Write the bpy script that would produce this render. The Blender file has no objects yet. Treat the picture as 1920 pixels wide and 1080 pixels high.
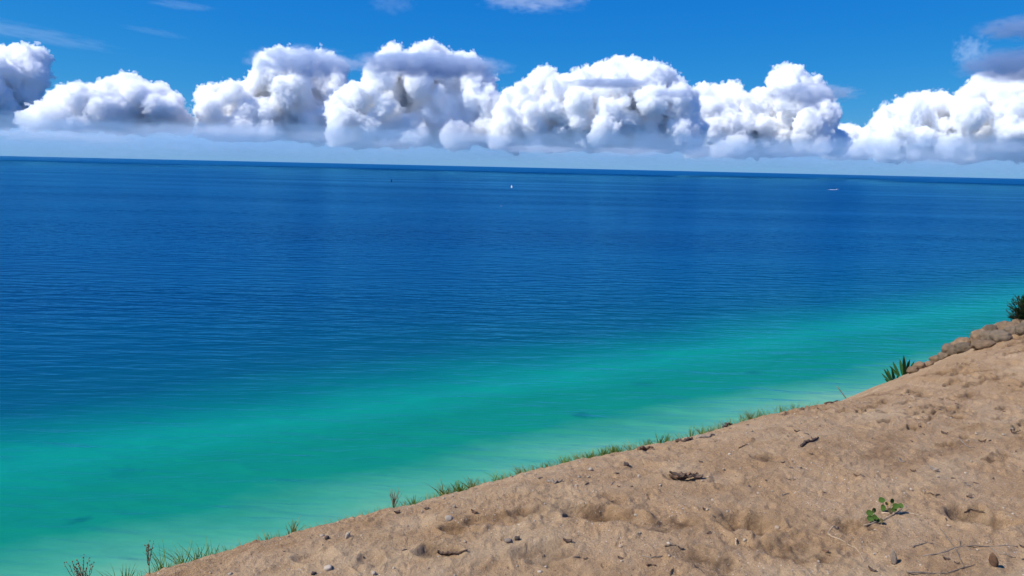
import bpy, bmesh, math, random
import numpy as np
from mathutils import Matrix, Vector

# =====================================================================
# camera, sky, sun, exposure
# =====================================================================
sc = bpy.context.scene
COL = sc.collection
F = 1386.0                                  # focal length in pixels of the 1920 px wide photograph
PITCH = math.radians(9.33)
ROLL = math.atan2(43, 1920)
EYE = np.array([0.0, 0.0, 137.0])           # eye height above the lake
SUN_AZ, SUN_EL = math.radians(-102), math.radians(48)

def cam_axes():
    f = np.array([0, math.cos(PITCH), -math.sin(PITCH)])
    u0 = np.array([0, math.sin(PITCH), math.cos(PITCH)])
    r0 = np.array([1.0, 0, 0])
    c, s = math.cos(ROLL), math.sin(ROLL)
    return c * r0 + s * u0, -s * r0 + c * u0, f
CR, CU, CF = cam_axes()
cam = bpy.data.cameras.new('camera')
cam_ob = bpy.data.objects.new('camera', cam)
COL.objects.link(cam_ob)
sc.camera = cam_ob
cam.sensor_width = 36
cam.lens = 36 * F / 1920
cam.clip_start = 0.05
cam.clip_end = 4e5
cam_ob.matrix_world = Matrix(((CR[0], CU[0], -CF[0], 0), (CR[1], CU[1], -CF[1], 0),
                              (CR[2], CU[2], -CF[2], EYE[2]), (0, 0, 0, 1)))

world = bpy.data.worlds.new('World')
sc.world = world
world.use_nodes = True
wn, wl = world.node_tree.nodes, world.node_tree.links
sky = wn.new('ShaderNodeTexSky')
sky.sky_type = 'NISHITA'
sky.sun_disc = False
sky.sun_elevation = SUN_EL
sky.sun_rotation = SUN_AZ
sky.altitude = 200
sky.air_density = 0.6
sky.dust_density = 0.0
sky.ozone_density = 6.0
# colour grade of the whole sky: the deep saturated blue of a polarised summer sky
sep = wn.new('ShaderNodeSeparateColor')
comb = wn.new('ShaderNodeCombineColor')
wl.new(sky.outputs[0], sep.inputs[0])
for i, (gain, power, top) in enumerate(((0.93, 2.1, .165), (0.49, 0.70, .355), (0.69, 0.26, .60))):
    a = wn.new('ShaderNodeMath'); a.operation = 'MULTIPLY'; a.inputs[1].default_value = 0.1
    b = wn.new('ShaderNodeMath'); b.operation = 'POWER'; b.inputs[1].default_value = power
    c = wn.new('ShaderNodeMath'); c.operation = 'MULTIPLY'; c.inputs[1].default_value = gain * 10
    wl.new(sep.outputs[i], a.inputs[0]); wl.new(a.outputs[0], b.inputs[0])
    d = wn.new('ShaderNodeMath'); d.operation = 'SMOOTH_MIN'; d.inputs[1].default_value = top * 10; d.inputs[2].default_value = top * 4
    wl.new(b.outputs[0], c.inputs[0]); wl.new(c.outputs[0], d.inputs[0]); wl.new(d.outputs[0], comb.inputs[i])
wl.new(comb.outputs[0], wn['Background'].inputs[0])
wn['Background'].inputs[1].default_value = 0.1

sun = bpy.data.lights.new('sun', 'SUN')
sun.energy = 4.8
sun.angle = math.radians(0.5)
sun.color = (1.0, 0.988, 0.968)
sun_ob = bpy.data.objects.new('sun', sun)
COL.objects.link(sun_ob)
SUN_DIR = Vector((math.sin(SUN_AZ) * math.cos(SUN_EL), math.cos(SUN_AZ) * math.cos(SUN_EL), math.sin(SUN_EL)))
sun_ob.rotation_euler = (-SUN_DIR).to_track_quat('-Z', 'Y').to_euler()

vs = sc.view_settings
vs.view_transform = 'Standard'
vs.look = 'None'
vs.exposure = 0.3
vs.gamma = 1.0
vs.use_curve_mapping = False
cy = sc.cycles
cy.max_bounces = 30
cy.diffuse_bounces = 3
cy.glossy_bounces = 3
cy.volume_bounces = 30
cy.transmission_bounces = 4
cy.transparent_max_bounces = 32
cy.use_denoising = True
cy.use_adaptive_sampling = True
cy.adaptive_threshold = 0.02
cy.caustics_reflective = False
cy.caustics_refractive = False

# =====================================================================
# helpers
# =====================================================================
def ray(px, py):
    """Direction of the view ray through a pixel of the 1920x1080 photograph."""
    d = CF + CR * ((px - 960) / F) - CU * ((py - 540) / F)
    return d / np.linalg.norm(d)

_rs = np.random.RandomState(7)
_P = np.concatenate([_rs.permutation(256)] * 3)
_G = _rs.normal(size=(256, 3)); _G /= np.linalg.norm(_G, axis=1)[:, None]; _G = _G.astype(np.float32)
_P32 = _P.astype(np.int32); _GX, _GY, _GZ = (np.ascontiguousarray(_G[:, k]) for k in range(3))
def perlin(p):
    """Gradient noise at an (n, 3) array of points."""
    out = np.empty(len(p), np.float32)
    for s in range(0, len(p), 60000):
        q = p[s:s + 60000]
        i = np.floor(q); f = (q - i).astype(np.float32); i = i.astype(np.int32) & 255
        fx, fy, fz = f[:, 0], f[:, 1], f[:, 2]
        ux, uy, uz = (t * t * t * (t * (t * 6 - 15) + 10) for t in (fx, fy, fz))
        acc = 0
        for dx in (0, 1):
            a = _P32[i[:, 0] + dx]; gx = fx - dx; wx = ux if dx else 1 - ux
            for dy in (0, 1):
                b = _P32[a + i[:, 1] + dy] + i[:, 2]; gy = fy - dy; wxy = wx * (uy if dy else 1 - uy)
                for dz in (0, 1):
                    h = _P32[b + dz]
                    acc = acc + wxy * (uz if dz else 1 - uz) * (_GX[h] * gx + _GY[h] * gy + _GZ[h] * (fz - dz))
        out[s:s + 60000] = acc
    return out * 1.6

def np_mesh(name, P, Q, smooth=True):
    me = bpy.data.meshes.new(name)
    P = np.asarray(P, np.float32); Q = np.asarray(Q)
    k = Q.shape[1]
    me.vertices.add(len(P)); me.vertices.foreach_set('co', P.ravel())
    me.loops.add(Q.size); me.loops.foreach_set('vertex_index', Q.astype(np.int32).ravel())
    me.polygons.add(len(Q)); me.polygons.foreach_set('loop_start', np.arange(0, Q.size, k, dtype=np.int32))
    me.polygons.foreach_set('use_smooth', np.full(len(Q), smooth))
    me.update(calc_edges=True)
    return me

def link(name, data, parent=None, mat=None, loc=None):
    o = bpy.data.objects.new(name, data)
    COL.objects.link(o)
    if mat is not None: data.materials.append(mat)
    if parent is not None: o.parent = parent
    if loc is not None: o.location = loc
    return o

def tag(o, label=None, category=None, group=None, kind=None):
    if label: o['label'] = label
    if category: o['category'] = category
    if group: o['group'] = group
    if kind: o['kind'] = kind
    return o

def new_mat(name):
    m = bpy.data.materials.new(name); m.use_nodes = True
    return m, m.node_tree.nodes, m.node_tree.links, m.node_tree.nodes['Principled BSDF']

def nmath(n, l, op, a, b=None, clamp=False):
    x = n.new('ShaderNodeMath'); x.operation = op; x.use_clamp = clamp
    for k, v in enumerate((a, b)):
        if v is None: continue
        if isinstance(v, (int, float)): x.inputs[k].default_value = v
        else: l.new(v, x.inputs[k])
    return x.outputs[0]

def ramp(n, l, fac, stops, interp='LINEAR'):
    r = n.new('ShaderNodeValToRGB'); r.color_ramp.interpolation = interp
    e = r.color_ramp.elements
    while len(e) < len(stops): e.new(0.5)
    for el, (p, c) in zip(e, stops):
        el.position = p; el.color = (*c, 1) if len(c) == 3 else c
    l.new(fac, r.inputs[0])
    return r.outputs[0]

def simple_mat(name, col, rough=0.85, var=0.25, scale=40.0, col2=None, spec=0.25, bump=0.0):
    """Principled with a noise-driven colour variation in object space and a random tint per object."""
    m, n, l, b = new_mat(name)
    tc = n.new('ShaderNodeTexCoord')
    nz = n.new('ShaderNodeTexNoise'); nz.inputs['Scale'].default_value = scale; nz.inputs['Detail'].default_value = 4
    l.new(tc.outputs['Object'], nz.inputs['Vector'])
    c2 = col2 or tuple(c * (1 - var) for c in col)
    c1 = tuple(min(1, c * (1 + var)) for c in col) if col2 is None else col
    rc = ramp(n, l, nz.outputs['Fac'], [(0.3, c2), (0.7, c1)])
    oi = n.new('ShaderNodeObjectInfo')
    hs = n.new('ShaderNodeHueSaturation')
    v = nmath(n, l, 'MULTIPLY_ADD', oi.outputs['Random'], 0.35)
    v.node.inputs[2].default_value = 0.82
    l.new(v, hs.inputs['Value']); l.new(rc, hs.inputs['Color'])
    l.new(hs.outputs[0], b.inputs['Base Color'])
    b.inputs['Roughness'].default_value = rough
    b.inputs['Specular IOR Level'].default_value = spec
    if bump:
        bp = n.new('ShaderNodeBump'); bp.inputs['Strength'].default_value = 0.8; bp.inputs['Distance'].default_value = bump
        l.new(nz.outputs['Fac'], bp.inputs['Height']); l.new(bp.outputs[0], b.inputs['Normal'])
    return m

# =====================================================================
# the lake: one sheet to the horizon, coloured by its depth (distance from shore), rippled by wind
# =====================================================================
CU_, CV_ = np.array([0.836, 0.548]), np.array([-0.548, 0.836])      # along the shore, out from the shore

def build_lake():
    rr = np.concatenate([[0.0], np.geomspace(60, 160000, 70)])
    na = 160
    a = np.linspace(0, 2 * np.pi, na, endpoint=False)
    P = np.stack([np.outer(rr, np.sin(a)).ravel(), np.outer(rr, np.cos(a)).ravel(), np.zeros(len(rr) * na)], 1)
    i = np.arange(len(rr) - 1)[:, None] * na; j = np.arange(na)[None, :]; j2 = (j + 1) % na
    Q = np.stack([i + j2, i + j, i + na + j, i + na + j2], -1).reshape(-1, 4)
    me = np_mesh('lake', P, Q[:, ::-1])
    m, n, l, b = new_mat('lake_water')
    tc = n.new('ShaderNodeTexCoord')
    pos = tc.outputs['Object']
    def mapped(scale, rot=0.0, off=(0, 0, 0)):
        mp = n.new('ShaderNodeMapping'); mp.inputs['Scale'].default_value = scale
        mp.inputs['Rotation'].default_value = (0, 0, rot); mp.inputs['Location'].default_value = off
        l.new(pos, mp.inputs['Vector']); return mp.outputs[0]
    def noise(vec, scale=1.0, detail=2.0, rough=0.5, dist=0.0):
        t = n.new('ShaderNodeTexNoise'); t.inputs['Scale'].default_value = scale; t.inputs['Detail'].default_value = detail
        t.inputs['Roughness'].default_value = rough; t.inputs['Distortion'].default_value = dist
        l.new(vec, t.inputs['Vector']); return t.outputs['Fac']
    # distance from shore
    dot = n.new('ShaderNodeVectorMath'); dot.operation = 'DOT_PRODUCT'
    dot.inputs[1].default_value = (CV_[0], CV_[1], 0); l.new(pos, dot.inputs[0])
    v = dot.outputs['Value']
    # shore-parallel unevenness of the lake bed
    wob = noise(mapped((1 / 130, 1 / 55, 1), -0.99), 1, 6, 0.66)
    wob2 = noise(mapped((1 / 700, 1 / 300, 1), -0.99, (3, 5, 0)), 1, 3)
    v1 = nmath(n, l, 'ADD', v, nmath(n, l, 'MULTIPLY', nmath(n, l, 'SUBTRACT', wob, 0.5), 60.0))
    k = nmath(n, l, 'MULTIPLY', nmath(n, l, 'SUBTRACT', wob2, 0.5), 0.30)
    kk = nmath(n, l, 'MULTIPLY', k, nmath(n, l, 'SUBTRACT', v, 200.0))
    v2 = nmath(n, l, 'ADD', v1, kk)
    fac = n.new('ShaderNodeMapRange'); fac.inputs['From Min'].default_value = 200; fac.inputs['From Max'].default_value = 1200
    l.new(v2, fac.inputs['Value'])
    def S(vv): return (vv - 200) / 1000
    col = ramp(n, l, fac.outputs[0], [
        (S(200), (0.28, 0.33, 0.20)), (S(248), (0.150, 0.35, 0.215)), (S(275), (0.050, 0.275, 0.178)), (S(306), (0.004, 0.188, 0.122)),
        (S(346), (0.003, 0.180, 0.122)), (S(382), (0.003, 0.220, 0.162)), (S(425), (0.0015, 0.135, 0.130)), (S(480), (0.001, 0.072, 0.112)),
        (S(570), (0.0005, 0.055, 0.114)), (S(750), (0.0003, 0.044, 0.112)), (S(1200), (0.0003, 0.034, 0.105))])
    # dark weed patches and stones on the lake bed
    # broad noise patches of lighter and darker water colour out in the lake
    pat = noise(mapped((1 / 1500, 1 / 420, 1), 0.25, (4, 2, 0)), 1, 4, .6)
    mpat = n.new('ShaderNodeMix'); mpat.data_type = 'RGBA'; mpat.blend_type = 'MULTIPLY'; 
    deep = n.new('ShaderNodeMapRange'); deep.inputs['From Min'].default_value = 430; deep.inputs['From Max'].default_value = 900; l.new(v, deep.inputs['Value']); l.new(deep.outputs[0], mpat.inputs['Factor'])
    l.new(col, mpat.inputs['A']); l.new(ramp(n, l, pat, [(.36, (.6, .66, .78)), (.62, (1.1, 1.12, 1.08))]), mpat.inputs['B'])
    prev = mpat.outputs['Result']
    rag = noise(mapped((0.22, 0.22, 1)), 1, 3)
    for (x, y, rx, ry, amt) in LAKE_SPOTS:
        sub = n.new('ShaderNodeVectorMath'); sub.operation = 'SUBTRACT'; sub.inputs[1].default_value = (x, y, 0)
        l.new(pos, sub.inputs[0])
        mp = n.new('ShaderNodeMapping'); mp.vector_type = 'TEXTURE'; mp.inputs['Rotation'].default_value = (0, 0, 0.3)
        mp.inputs['Scale'].default_value = (rx, ry, 1); l.new(sub.outputs[0], mp.inputs['Vector'])
        ln = n.new('ShaderNodeVectorMath'); ln.operation = 'LENGTH'; l.new(mp.outputs[0], ln.inputs[0])
        d = nmath(n, l, 'ADD', ln.outputs['Value'], nmath(n, l, 'MULTIPLY', nmath(n, l, 'SUBTRACT', rag, 0.5), 1.6))
        mr = n.new('ShaderNodeMapRange'); mr.interpolation_type = 'SMOOTHSTEP'
        mr.inputs['From Min'].default_value = 1.0; mr.inputs['From Max'].default_value = 0.2; mr.inputs['To Max'].default_value = amt * .65
        l.new(d, mr.inputs['Value'])
        mx = n.new('ShaderNodeMix'); mx.data_type = 'RGBA'
        l.new(mr.outputs[0], mx.inputs['Factor']); l.new(prev, mx.inputs['A']); mx.inputs['B'].default_value = (0.001, 0.065, 0.085, 1)
        prev = mx.outputs['Result']
    n.remove(b)
    dif = n.new('ShaderNodeBsdfDiffuse'); l.new(prev, dif.inputs['Color'])
    glo = n.new('ShaderNodeBsdfGlossy'); glo.inputs['Roughness'].default_value = 0.28; glo.inputs['Color'].default_value = (0.14, 0.66, 0.88, 1)
    fre = n.new('ShaderNodeFresnel'); fre.inputs['IOR'].default_value = 1.333
    mxs = n.new('ShaderNodeMixShader')
    l.new(nmath(n, l, 'MULTIPLY', fre.outputs[0], 0.64), mxs.inputs[0]); l.new(dif.outputs[0], mxs.inputs[1]); l.new(glo.outputs[0], mxs.inputs[2])
    l.new(mxs.outputs[0], n['Material Output'].inputs['Surface'])
    # wind streaks: calmer and rougher lanes
    lane = noise(mapped((1 / 2600, 1 / 500, 1), 0.12, (1, 7, 0)), 1, 4, 0.55)
    lane2 = n.new('ShaderNodeMapRange'); lane2.inputs['From Min'].default_value = 0.35; lane2.inputs['From Max'].default_value = 0.62
    lane2.inputs['To Min'].default_value = 0.35; lane2.inputs['To Max'].default_value = 1.15; l.new(lane, lane2.inputs['Value'])
    # waves, crests lying across the view
    w1 = noise(mapped((1 / 52, 1 / 13, 1), 0.10), 1, 2, 0.5, 0.3)
    w2 = noise(mapped((1 / 20, 1 / 5.4, 1), 0.16, (9, 3, 0)), 1, 2, 0.5, 0.3)
    w3 = noise(mapped((1 / 5, 1 / 1.7, 1), 0.02, (2, 8, 0)), 1, 2)
    h = nmath(n, l, 'ADD', nmath(n, l, 'MULTIPLY', w1, 4.8), nmath(n, l, 'ADD', nmath(n, l, 'MULTIPLY', w2, 1.3), nmath(n, l, 'MULTIPLY', w3, 0.14)))
    h = nmath(n, l, 'MULTIPLY', h, lane2.outputs[0])
    bp = n.new('ShaderNodeBump'); bp.inputs['Strength'].default_value = 1.0; bp.inputs['Distance'].default_value = 1.0
    l.new(h, bp.inputs['Height']); 
    for t in (glo, fre, dif): l.new(bp.outputs[0], t.inputs['Normal'])
    o = link('lake', me, mat=m)
    tag(o, 'lake fading from turquoise shallows to deep blue at the horizon', 'lake', kind='structure')

def on_water(px, py):
    d = ray(px, py); t = -EYE[2] / d[2]
    return EYE + d * t
LAKE_SPOTS = []
for (px, py, rx, ry, amt) in ((1092, 778, 8, 7, .75), (145, 975, 6, 4.5, .7), (1412, 699, 9, 8, .6), (235, 885, 11, 9, .35), (1205, 720, 10, 9, .35), (1690, 636, 14, 14, .4)):
    p = on_water(px, py); LAKE_SPOTS.append((p[0], p[1], rx, ry, amt))
build_lake()
# =====================================================================
# clouds: closed bodies of scattering air droplets, kilometres away
# =====================================================================
def surface_nets(V, h, org):
    """Quad mesh of the zero level of a grid (negative inside)."""
    ins = V < 0
    c = np.zeros(tuple(s - 1 for s in V.shape), np.int8)
    for dx in (0, 1):
        for dy in (0, 1):
            for dz in (0, 1):
                c += ins[dx:dx + c.shape[0], dy:dy + c.shape[1], dz:dz + c.shape[2]]
    act = np.argwhere((c > 0) & (c < 8)); n = len(act)
    idx = -np.ones(c.shape, np.int64); idx[act[:, 0], act[:, 1], act[:, 2]] = np.arange(n)
    acc = np.zeros((n, 3)); cnt = np.zeros(n)
    cor = [(0, 0, 0), (1, 0, 0), (0, 1, 0), (1, 1, 0), (0, 0, 1), (1, 0, 1), (0, 1, 1), (1, 1, 1)]
    val = [V[act[:, 0] + a, act[:, 1] + b, act[:, 2] + d] for a, b, d in cor]
    for i in range(8):
        for j in range(i + 1, 8):
            dv = np.array(cor[j]) - np.array(cor[i])
            if np.abs(dv).sum() != 1: continue
            a, b = val[i], val[j]; m = (a < 0) != (b < 0)
            t = np.where(m, a / np.where(m, a - b, 1), 0)
            acc[m] += np.array(cor[i]) + t[m, None] * dv; cnt[m] += 1
    P = (act + acc / cnt[:, None]) * h + org
    faces = []
    for ax in range(3):
        A = [slice(None)] * 3; B = [slice(None)] * 3
        A[ax] = slice(0, -1); B[ax] = slice(1, None)
        a = ins[tuple(A)]; b = ins[tuple(B)]
        e = np.argwhere(a != b)
        o1, o2 = (ax + 1) % 3, (ax + 2) % 3
        e = e[(e[:, o1] > 0) & (e[:, o2] > 0) & (e[:, o1] < V.shape[o1] - 1) & (e[:, o2] < V.shape[o2] - 1)]
        flip = ~a[e[:, 0], e[:, 1], e[:, 2]]
        def at(d1, d2):
            q = e.copy(); q[:, o1] -= d1; q[:, o2] -= d2
            return idx[q[:, 0], q[:, 1], q[:, 2]]
        q = np.stack([at(1, 1), at(0, 1), at(0, 0), at(1, 0)], 1)
        q[flip] = q[flip][:, ::-1]
        faces.append(q)
    return P, np.concatenate(faces)

def cloud_material(name, density, aniso=0.0, col=(1, 1, 1)):
    m = bpy.data.materials.new(name); m.use_nodes = True
    n, l = m.node_tree.nodes, m.node_tree.links
    n.clear()
    out = n.new('ShaderNodeOutputMaterial')
    v = n.new('ShaderNodeVolumePrincipled')
    v.inputs['Color'].default_value = (*col, 1)
    v.inputs['Density Attribute'].default_value = ''
    v.inputs['Density'].default_value = density
    v.inputs['Anisotropy'].default_value = aniso
    l.new(v.outputs[0], out.inputs['Volume'])
    return m

def mesh_from_balls(C, R, D, seed, h, zbase=None, amp=1.0, feat=1.0, squash=1.0):
    """Union of balls, roughened by billowing noise, cut at a wavering base."""
    rs = np.random.RandomState(seed)
    s = D / 20000.0 * feat
    pad = 230 * s
    lo = (C - R[:, None]).min(0) - pad; hi = (C + R[:, None]).max(0) + pad
    if zbase is not None: lo[2] = max(lo[2], zbase - 260 * s)
    n = np.ceil((hi - lo) / h).astype(int) + 1
    V = np.full(n, 1e5, np.float32)
    w = 190 * s
    for c, r in zip(C, R):
        a = np.maximum(np.floor((c - r - w - lo) / h).astype(int), 0)
        b = np.minimum(np.ceil((c + r + w - lo) / h).astype(int) + 1, n)
        if (b <= a).any(): continue
        X = [(np.arange(a[i], b[i]) * h + lo[i] - c[i]) for i in range(3)]
        X[2] = X[2] * squash
        d = np.sqrt((X[0] ** 2)[:, None, None] + (X[1] ** 2)[None, :, None] + (X[2] ** 2)[None, None, :]).astype(np.float32) - r
        sl = tuple(slice(a[i], b[i]) for i in range(3)); W = V[sl]
        kk = 45.0 * s; hh = np.clip(.5 + .5 * (W - d) / kk, 0, 1)
        V[sl] = np.where(W > 5e4, d, W + (d - W) * hh - kk * hh * (1 - hh))
    lim = 250 * s
    m = np.argwhere((V < 235 * s) & (V > -150 * s))
    P = m * h + lo
    o = rs.uniform(0, 200, 3)
    nb = lambda L, k=0: perlin(P / (L * s) + o + k)
    dis = np.abs(nb(640)) * 120 + np.abs(nb(300, 3)) * 125 + np.abs(nb(150, 5)) * 118 + np.abs(nb(78, 7)) * 80 + np.abs(nb(44, 13)) * 40
    val = V[m[:, 0], m[:, 1], m[:, 2]] - amp * s * (dis - 142)
    wv = perlin(P / (900 * s) + o + 9) * 170 * s + perlin(P / (260 * s) + o + 11) * 120 * s
    fray = (perlin(P / (70 * s) + o + 21) * 60 + perlin(P / (34 * s) + o + 23) * 34) * s
    z = np.arange(n[2]) * h + lo[2]
    out = []
    # two nested skins: a thin frayed veil and a dense core that starts higher up
    for (grow, lift, fr, step) in ((16, -60, 1.4, 1), (-26, 420, .9, 1)):
        W = V.copy()
        zb = zbase + lift * s
        v2 = np.maximum(val - grow * s + fr * fray, (zb + wv - P[:, 2]) * .7)
        W[m[:, 0], m[:, 1], m[:, 2]] = v2
        W = np.where((V <= -150 * s) & ((zb - z)[None, None, :] > 0), 100, W)
        W = W[::step, ::step, ::step].copy()
        W[0] = W[-1] = 1e3; W[:, 0] = W[:, -1] = 1e3; W[:, :, 0] = W[:, :, -1] = 1e3
        out.append(surface_nets(W, h * step, lo))
    return out

def profile_balls(prof, base, D, seed, depth=1.0, n_fill=60, rlo=8, rhi=25):
    """Balls filling the body under a skyline (x, y) given in photograph pixels."""
    rs = np.random.RandomState(seed)
    px = np.array([p[0] for p in prof], float); py = np.array([p[1] for p in prof], float)
    k = D / F
    C, R = [], []
    def put(x, y, r, dd):
        d = ray(x, y); d = d / math.hypot(d[0], d[1])
        C.append(EYE + d * (D + dd)); R.append(r * k)
    L = np.concatenate([[0], np.cumsum(np.hypot(np.diff(px), np.diff(py)))])
    t = 0.0
    while t < L[-1]:
        x = np.interp(t, L, px); y = np.interp(t, L, py)
        r = rs.uniform(rlo, rlo + (rhi - rlo) * .6)
        tx = np.interp(min(t + 4, L[-1]), L, px) - np.interp(max(t - 4, 0), L, px)
        ty = np.interp(min(t + 4, L[-1]), L, py) - np.interp(max(t - 4, 0), L, py)
        q = math.hypot(tx, ty) + 1e-6
        nx, ny = -ty / q, tx / q                         # inward (down in the picture) normal
        put(x + nx * r * .95, y + ny * r * .95, r, rs.uniform(-.3, .5) * 60 * k * depth)
        t += r * .85
    x0, x1 = px.min(), px.max()
    for j in range(n_fill):
        x = rs.uniform(x0, x1); yt = np.interp(x, px, py)
        r = rlo + (rhi * 1.1 - rlo) * rs.uniform() ** 1.5
        if base - yt < 1.2 * r: r = max((base - yt) / 1.3, rlo * .6)
        y = yt + r + rs.uniform(0, 1) * max(base - yt - 1.5 * r, 0)
        q = (y - yt) / max(base - yt, 1)
        put(x, y, r, (rs.uniform(-1.2, .8) - .5 * q) * 60 * k * depth)
    for x in np.arange(x0 + 14, x1 - 8, 17):             # solid core behind the puffs
        yt = np.interp(x, px, py)
        for y in np.arange(yt + 26, base - 4, 17):
            put(x + rs.uniform(-5, 5), y, min(20, (y - yt) * .8), rs.uniform(-.45, .65) * 60 * k * depth)
    xm = .5 * (x0 + x1)
    d = ray(xm, base)
    return np.array(C), np.array(R), EYE[2] + D * d[2] / math.hypot(d[0], d[1])

SKINS = (('veil', cloud_material('cloud_veil', 0.0078, 0.0, (.9985, .9992, 1.0))), ('core', cloud_material('cloud_core', 0.0125, 0.0, (.9985, .9992, 1.0))))
def cumulus(prof, base, D, seed, label, depth=1.0, h=25.0, n_fill=60, **kw):
    C, R, zb = profile_balls(prof, base, D, seed, depth, n_fill, **kw)
    skins = mesh_from_balls(C, R, D, seed, h * D / 20000, zb)
    c = np.array([C[:, 0].mean(), C[:, 1].mean(), zb])
    o = tag(link('cumulus_cloud', None, loc=c), label, 'cloud', 'cumulus clouds over the lake')
    for (nm, mat), (P, Q) in zip(SKINS, skins):
        if len(Q): link(nm, np_mesh(nm, P - c, Q), o, mat)

cumulus([(-150, 120), (-90, 84), (-40, 98), (0, 93), (30, 88), (60, 90), (77, 112), (70, 150), (62, 185)], 232, 25500, 1,
        'tall white cloud cut off by the left edge of the picture', n_fill=85)
cumulus([(64, 216), (76, 200), (92, 188), (108, 164), (135, 158), (162, 160), (186, 168), (196, 150), (226, 148), (240, 138), (256, 150),
         (270, 166), (284, 160), (302, 156), (316, 165), (326, 190), (334, 218)], 243, 21000, 2,
        'low broad white cloud on the left, standing alone before a blue gap', n_fill=110)
cumulus([(378, 215), (378, 182), (390, 159), (404, 164), (430, 154), (456, 155), (476, 150), (483, 108), (502, 98), (522, 88), (552, 88),
         (574, 99), (602, 92), (630, 104), (640, 128), (634, 160)], 262, 21500, 3,
        'white cloud with a square tower, just right of the blue gap', n_fill=142)
cumulus([(622, 190), (636, 166), (656, 160), (682, 150), (700, 138), (706, 98), (736, 80), (760, 96), (786, 82), (812, 76), (838, 90), (850, 108),
         (872, 97), (898, 110), (910, 134), (914, 160), (924, 196), (930, 230)], 272, 19000, 4,
        'tallest white cloud with a bright domed top and grey shelf across it', n_fill=161)
cumulus([(932, 225), (936, 190), (950, 166), (985, 150), (1010, 126), (1031, 122), (1052, 140), (1082, 130), (1112, 120), (1140, 110), (1170, 108),
         (1204, 112), (1240, 120), (1266, 130), (1280, 152), (1296, 166), (1310, 200)], 280, 18000, 5,
        'widest heaped white cloud right of the picture centre', n_fill=190)
cumulus([(1290, 185), (1312, 156), (1350, 160), (1380, 156), (1394, 176), (1420, 166), (1446, 164), (1451, 132), (1476, 121), (1500, 125), (1512, 146),
         (1534, 142), (1545, 166), (1552, 205), (1560, 240)], 290, 22500, 6,
        'greyish white cloud whose narrow tower stands beside the right-hand blue gap', n_fill=161)
cumulus([(1548, 262), (1562, 240), (1590, 233), (1620, 240), (1642, 231), (1664, 243), (1676, 262)], 294, 27000, 7,
        'low bank of small puffs filling the foot of the right-hand blue gap', n_fill=30, rlo=8, rhi=18)
cumulus([(1648, 232), (1660, 204), (1678, 190), (1702, 180), (1736, 172), (1750, 186), (1770, 173), (1784, 202), (1800, 184), (1820, 152), (1850, 140),
         (1890, 146), (1922, 132), (1980, 112), (2050, 130), (2110, 190)], 298, 18500, 8,
        'big rising cloud cut off by the right edge of the picture', n_fill=180)
# beyond the edges of the picture the row of clouds goes on
cumulus([(-720, 230), (-660, 150), (-560, 110), (-470, 140), (-400, 100), (-320, 130), (-250, 190), (-215, 230)], 238, 19500, 9,
        'white cloud beyond the left edge of the picture', h=52, n_fill=70)
cumulus([(2170, 290), (2200, 180), (2290, 130), (2380, 160), (2480, 110), (2600, 160), (2700, 240)], 318, 21000, 10,
        'white cloud beyond the right edge of the picture', h=52, n_fill=70)


# soft shreds, shelves and added haze: uneven droplets thinning out towards their edges
def soft_cloud(name, px, py, rx, ry, D, density, label, seed, col=(1, 1, 1), tilt=0.0, deep=1.0, feat=(1.2, 2.4), cut=.55, contrast=3.0):
    k = D / F
    d = ray(px, py); d = d / math.hypot(d[0], d[1])
    c = EYE + d * D
    V, Q = ICO_DOME
    S = np.array([rx * k, max(rx, ry) * k * .45 * deep, ry * k])
    P = V * S
    yaw = -math.atan2(d[0], d[1])
    m = bpy.data.materials.new(name); m.use_nodes = True
    n, l = m.node_tree.nodes, m.node_tree.links; n.clear()
    out = n.new('ShaderNodeOutputMaterial'); v = n.new('ShaderNodeVolumePrincipled'); v.inputs['Density Attribute'].default_value = ''
    v.inputs['Color'].default_value = (*col, 1); v.inputs['Anisotropy'].default_value = .1
    tc = n.new('ShaderNodeTexCoord')
    mp = n.new('ShaderNodeMapping'); mp.inputs['Scale'].default_value = tuple(1 / S); l.new(tc.outputs['Object'], mp.inputs['Vector'])
    ln = n.new('ShaderNodeVectorMath'); ln.operation = 'LENGTH'; l.new(mp.outputs[0], ln.inputs[0])
    m2 = n.new('ShaderNodeMapping'); m2.inputs['Location'].default_value = (seed * 3.7, seed * 1.3, seed * 2.1)
    m2.inputs['Scale'].default_value = (feat[0] * 1.5, 1.8, feat[1] * 1.4); l.new(mp.outputs[0], m2.inputs['Vector'])
    nz = n.new('ShaderNodeTexNoise'); nz.inputs['Scale'].default_value = 1.6; nz.inputs['Detail'].default_value = 5; nz.inputs['Roughness'].default_value = .6
    l.new(m2.outputs[0], nz.inputs['Vector'])
    f = nmath(n, l, 'MULTIPLY', nmath(n, l, 'SUBTRACT', nmath(n, l, 'ADD', nmath(n, l, 'SUBTRACT', 1.0, ln.outputs['Value']), nmath(n, l, 'MULTIPLY', nmath(n, l, 'SUBTRACT', nz.outputs['Fac'], .5), 2.9)), cut - .3), contrast, True)
    edge = nmath(n, l, 'MULTIPLY', nmath(n, l, 'SUBTRACT', 1.0, ln.outputs['Value']), 3.0, True)
    l.new(nmath(n, l, 'MULTIPLY', nmath(n, l, 'MULTIPLY', f, edge), density), v.inputs['Density'])
    l.new(v.outputs[0], out.inputs['Volume'])
    o = link(name, np_mesh(name, P, Q), mat=m, loc=c)
    o.rotation_euler = (0, tilt, yaw)
    tag(o, label, 'cloud')
    return o
def dome():
    bm = bmesh.new(); bmesh.ops.create_icosphere(bm, subdivisions=3, radius=1)
    V = np.array([v.co[:] for v in bm.verts]); Q = np.array([[v.index for v in f.verts] for f in bm.faces]); bm.free()
    return V, Q
ICO_DOME = dome()
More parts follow.
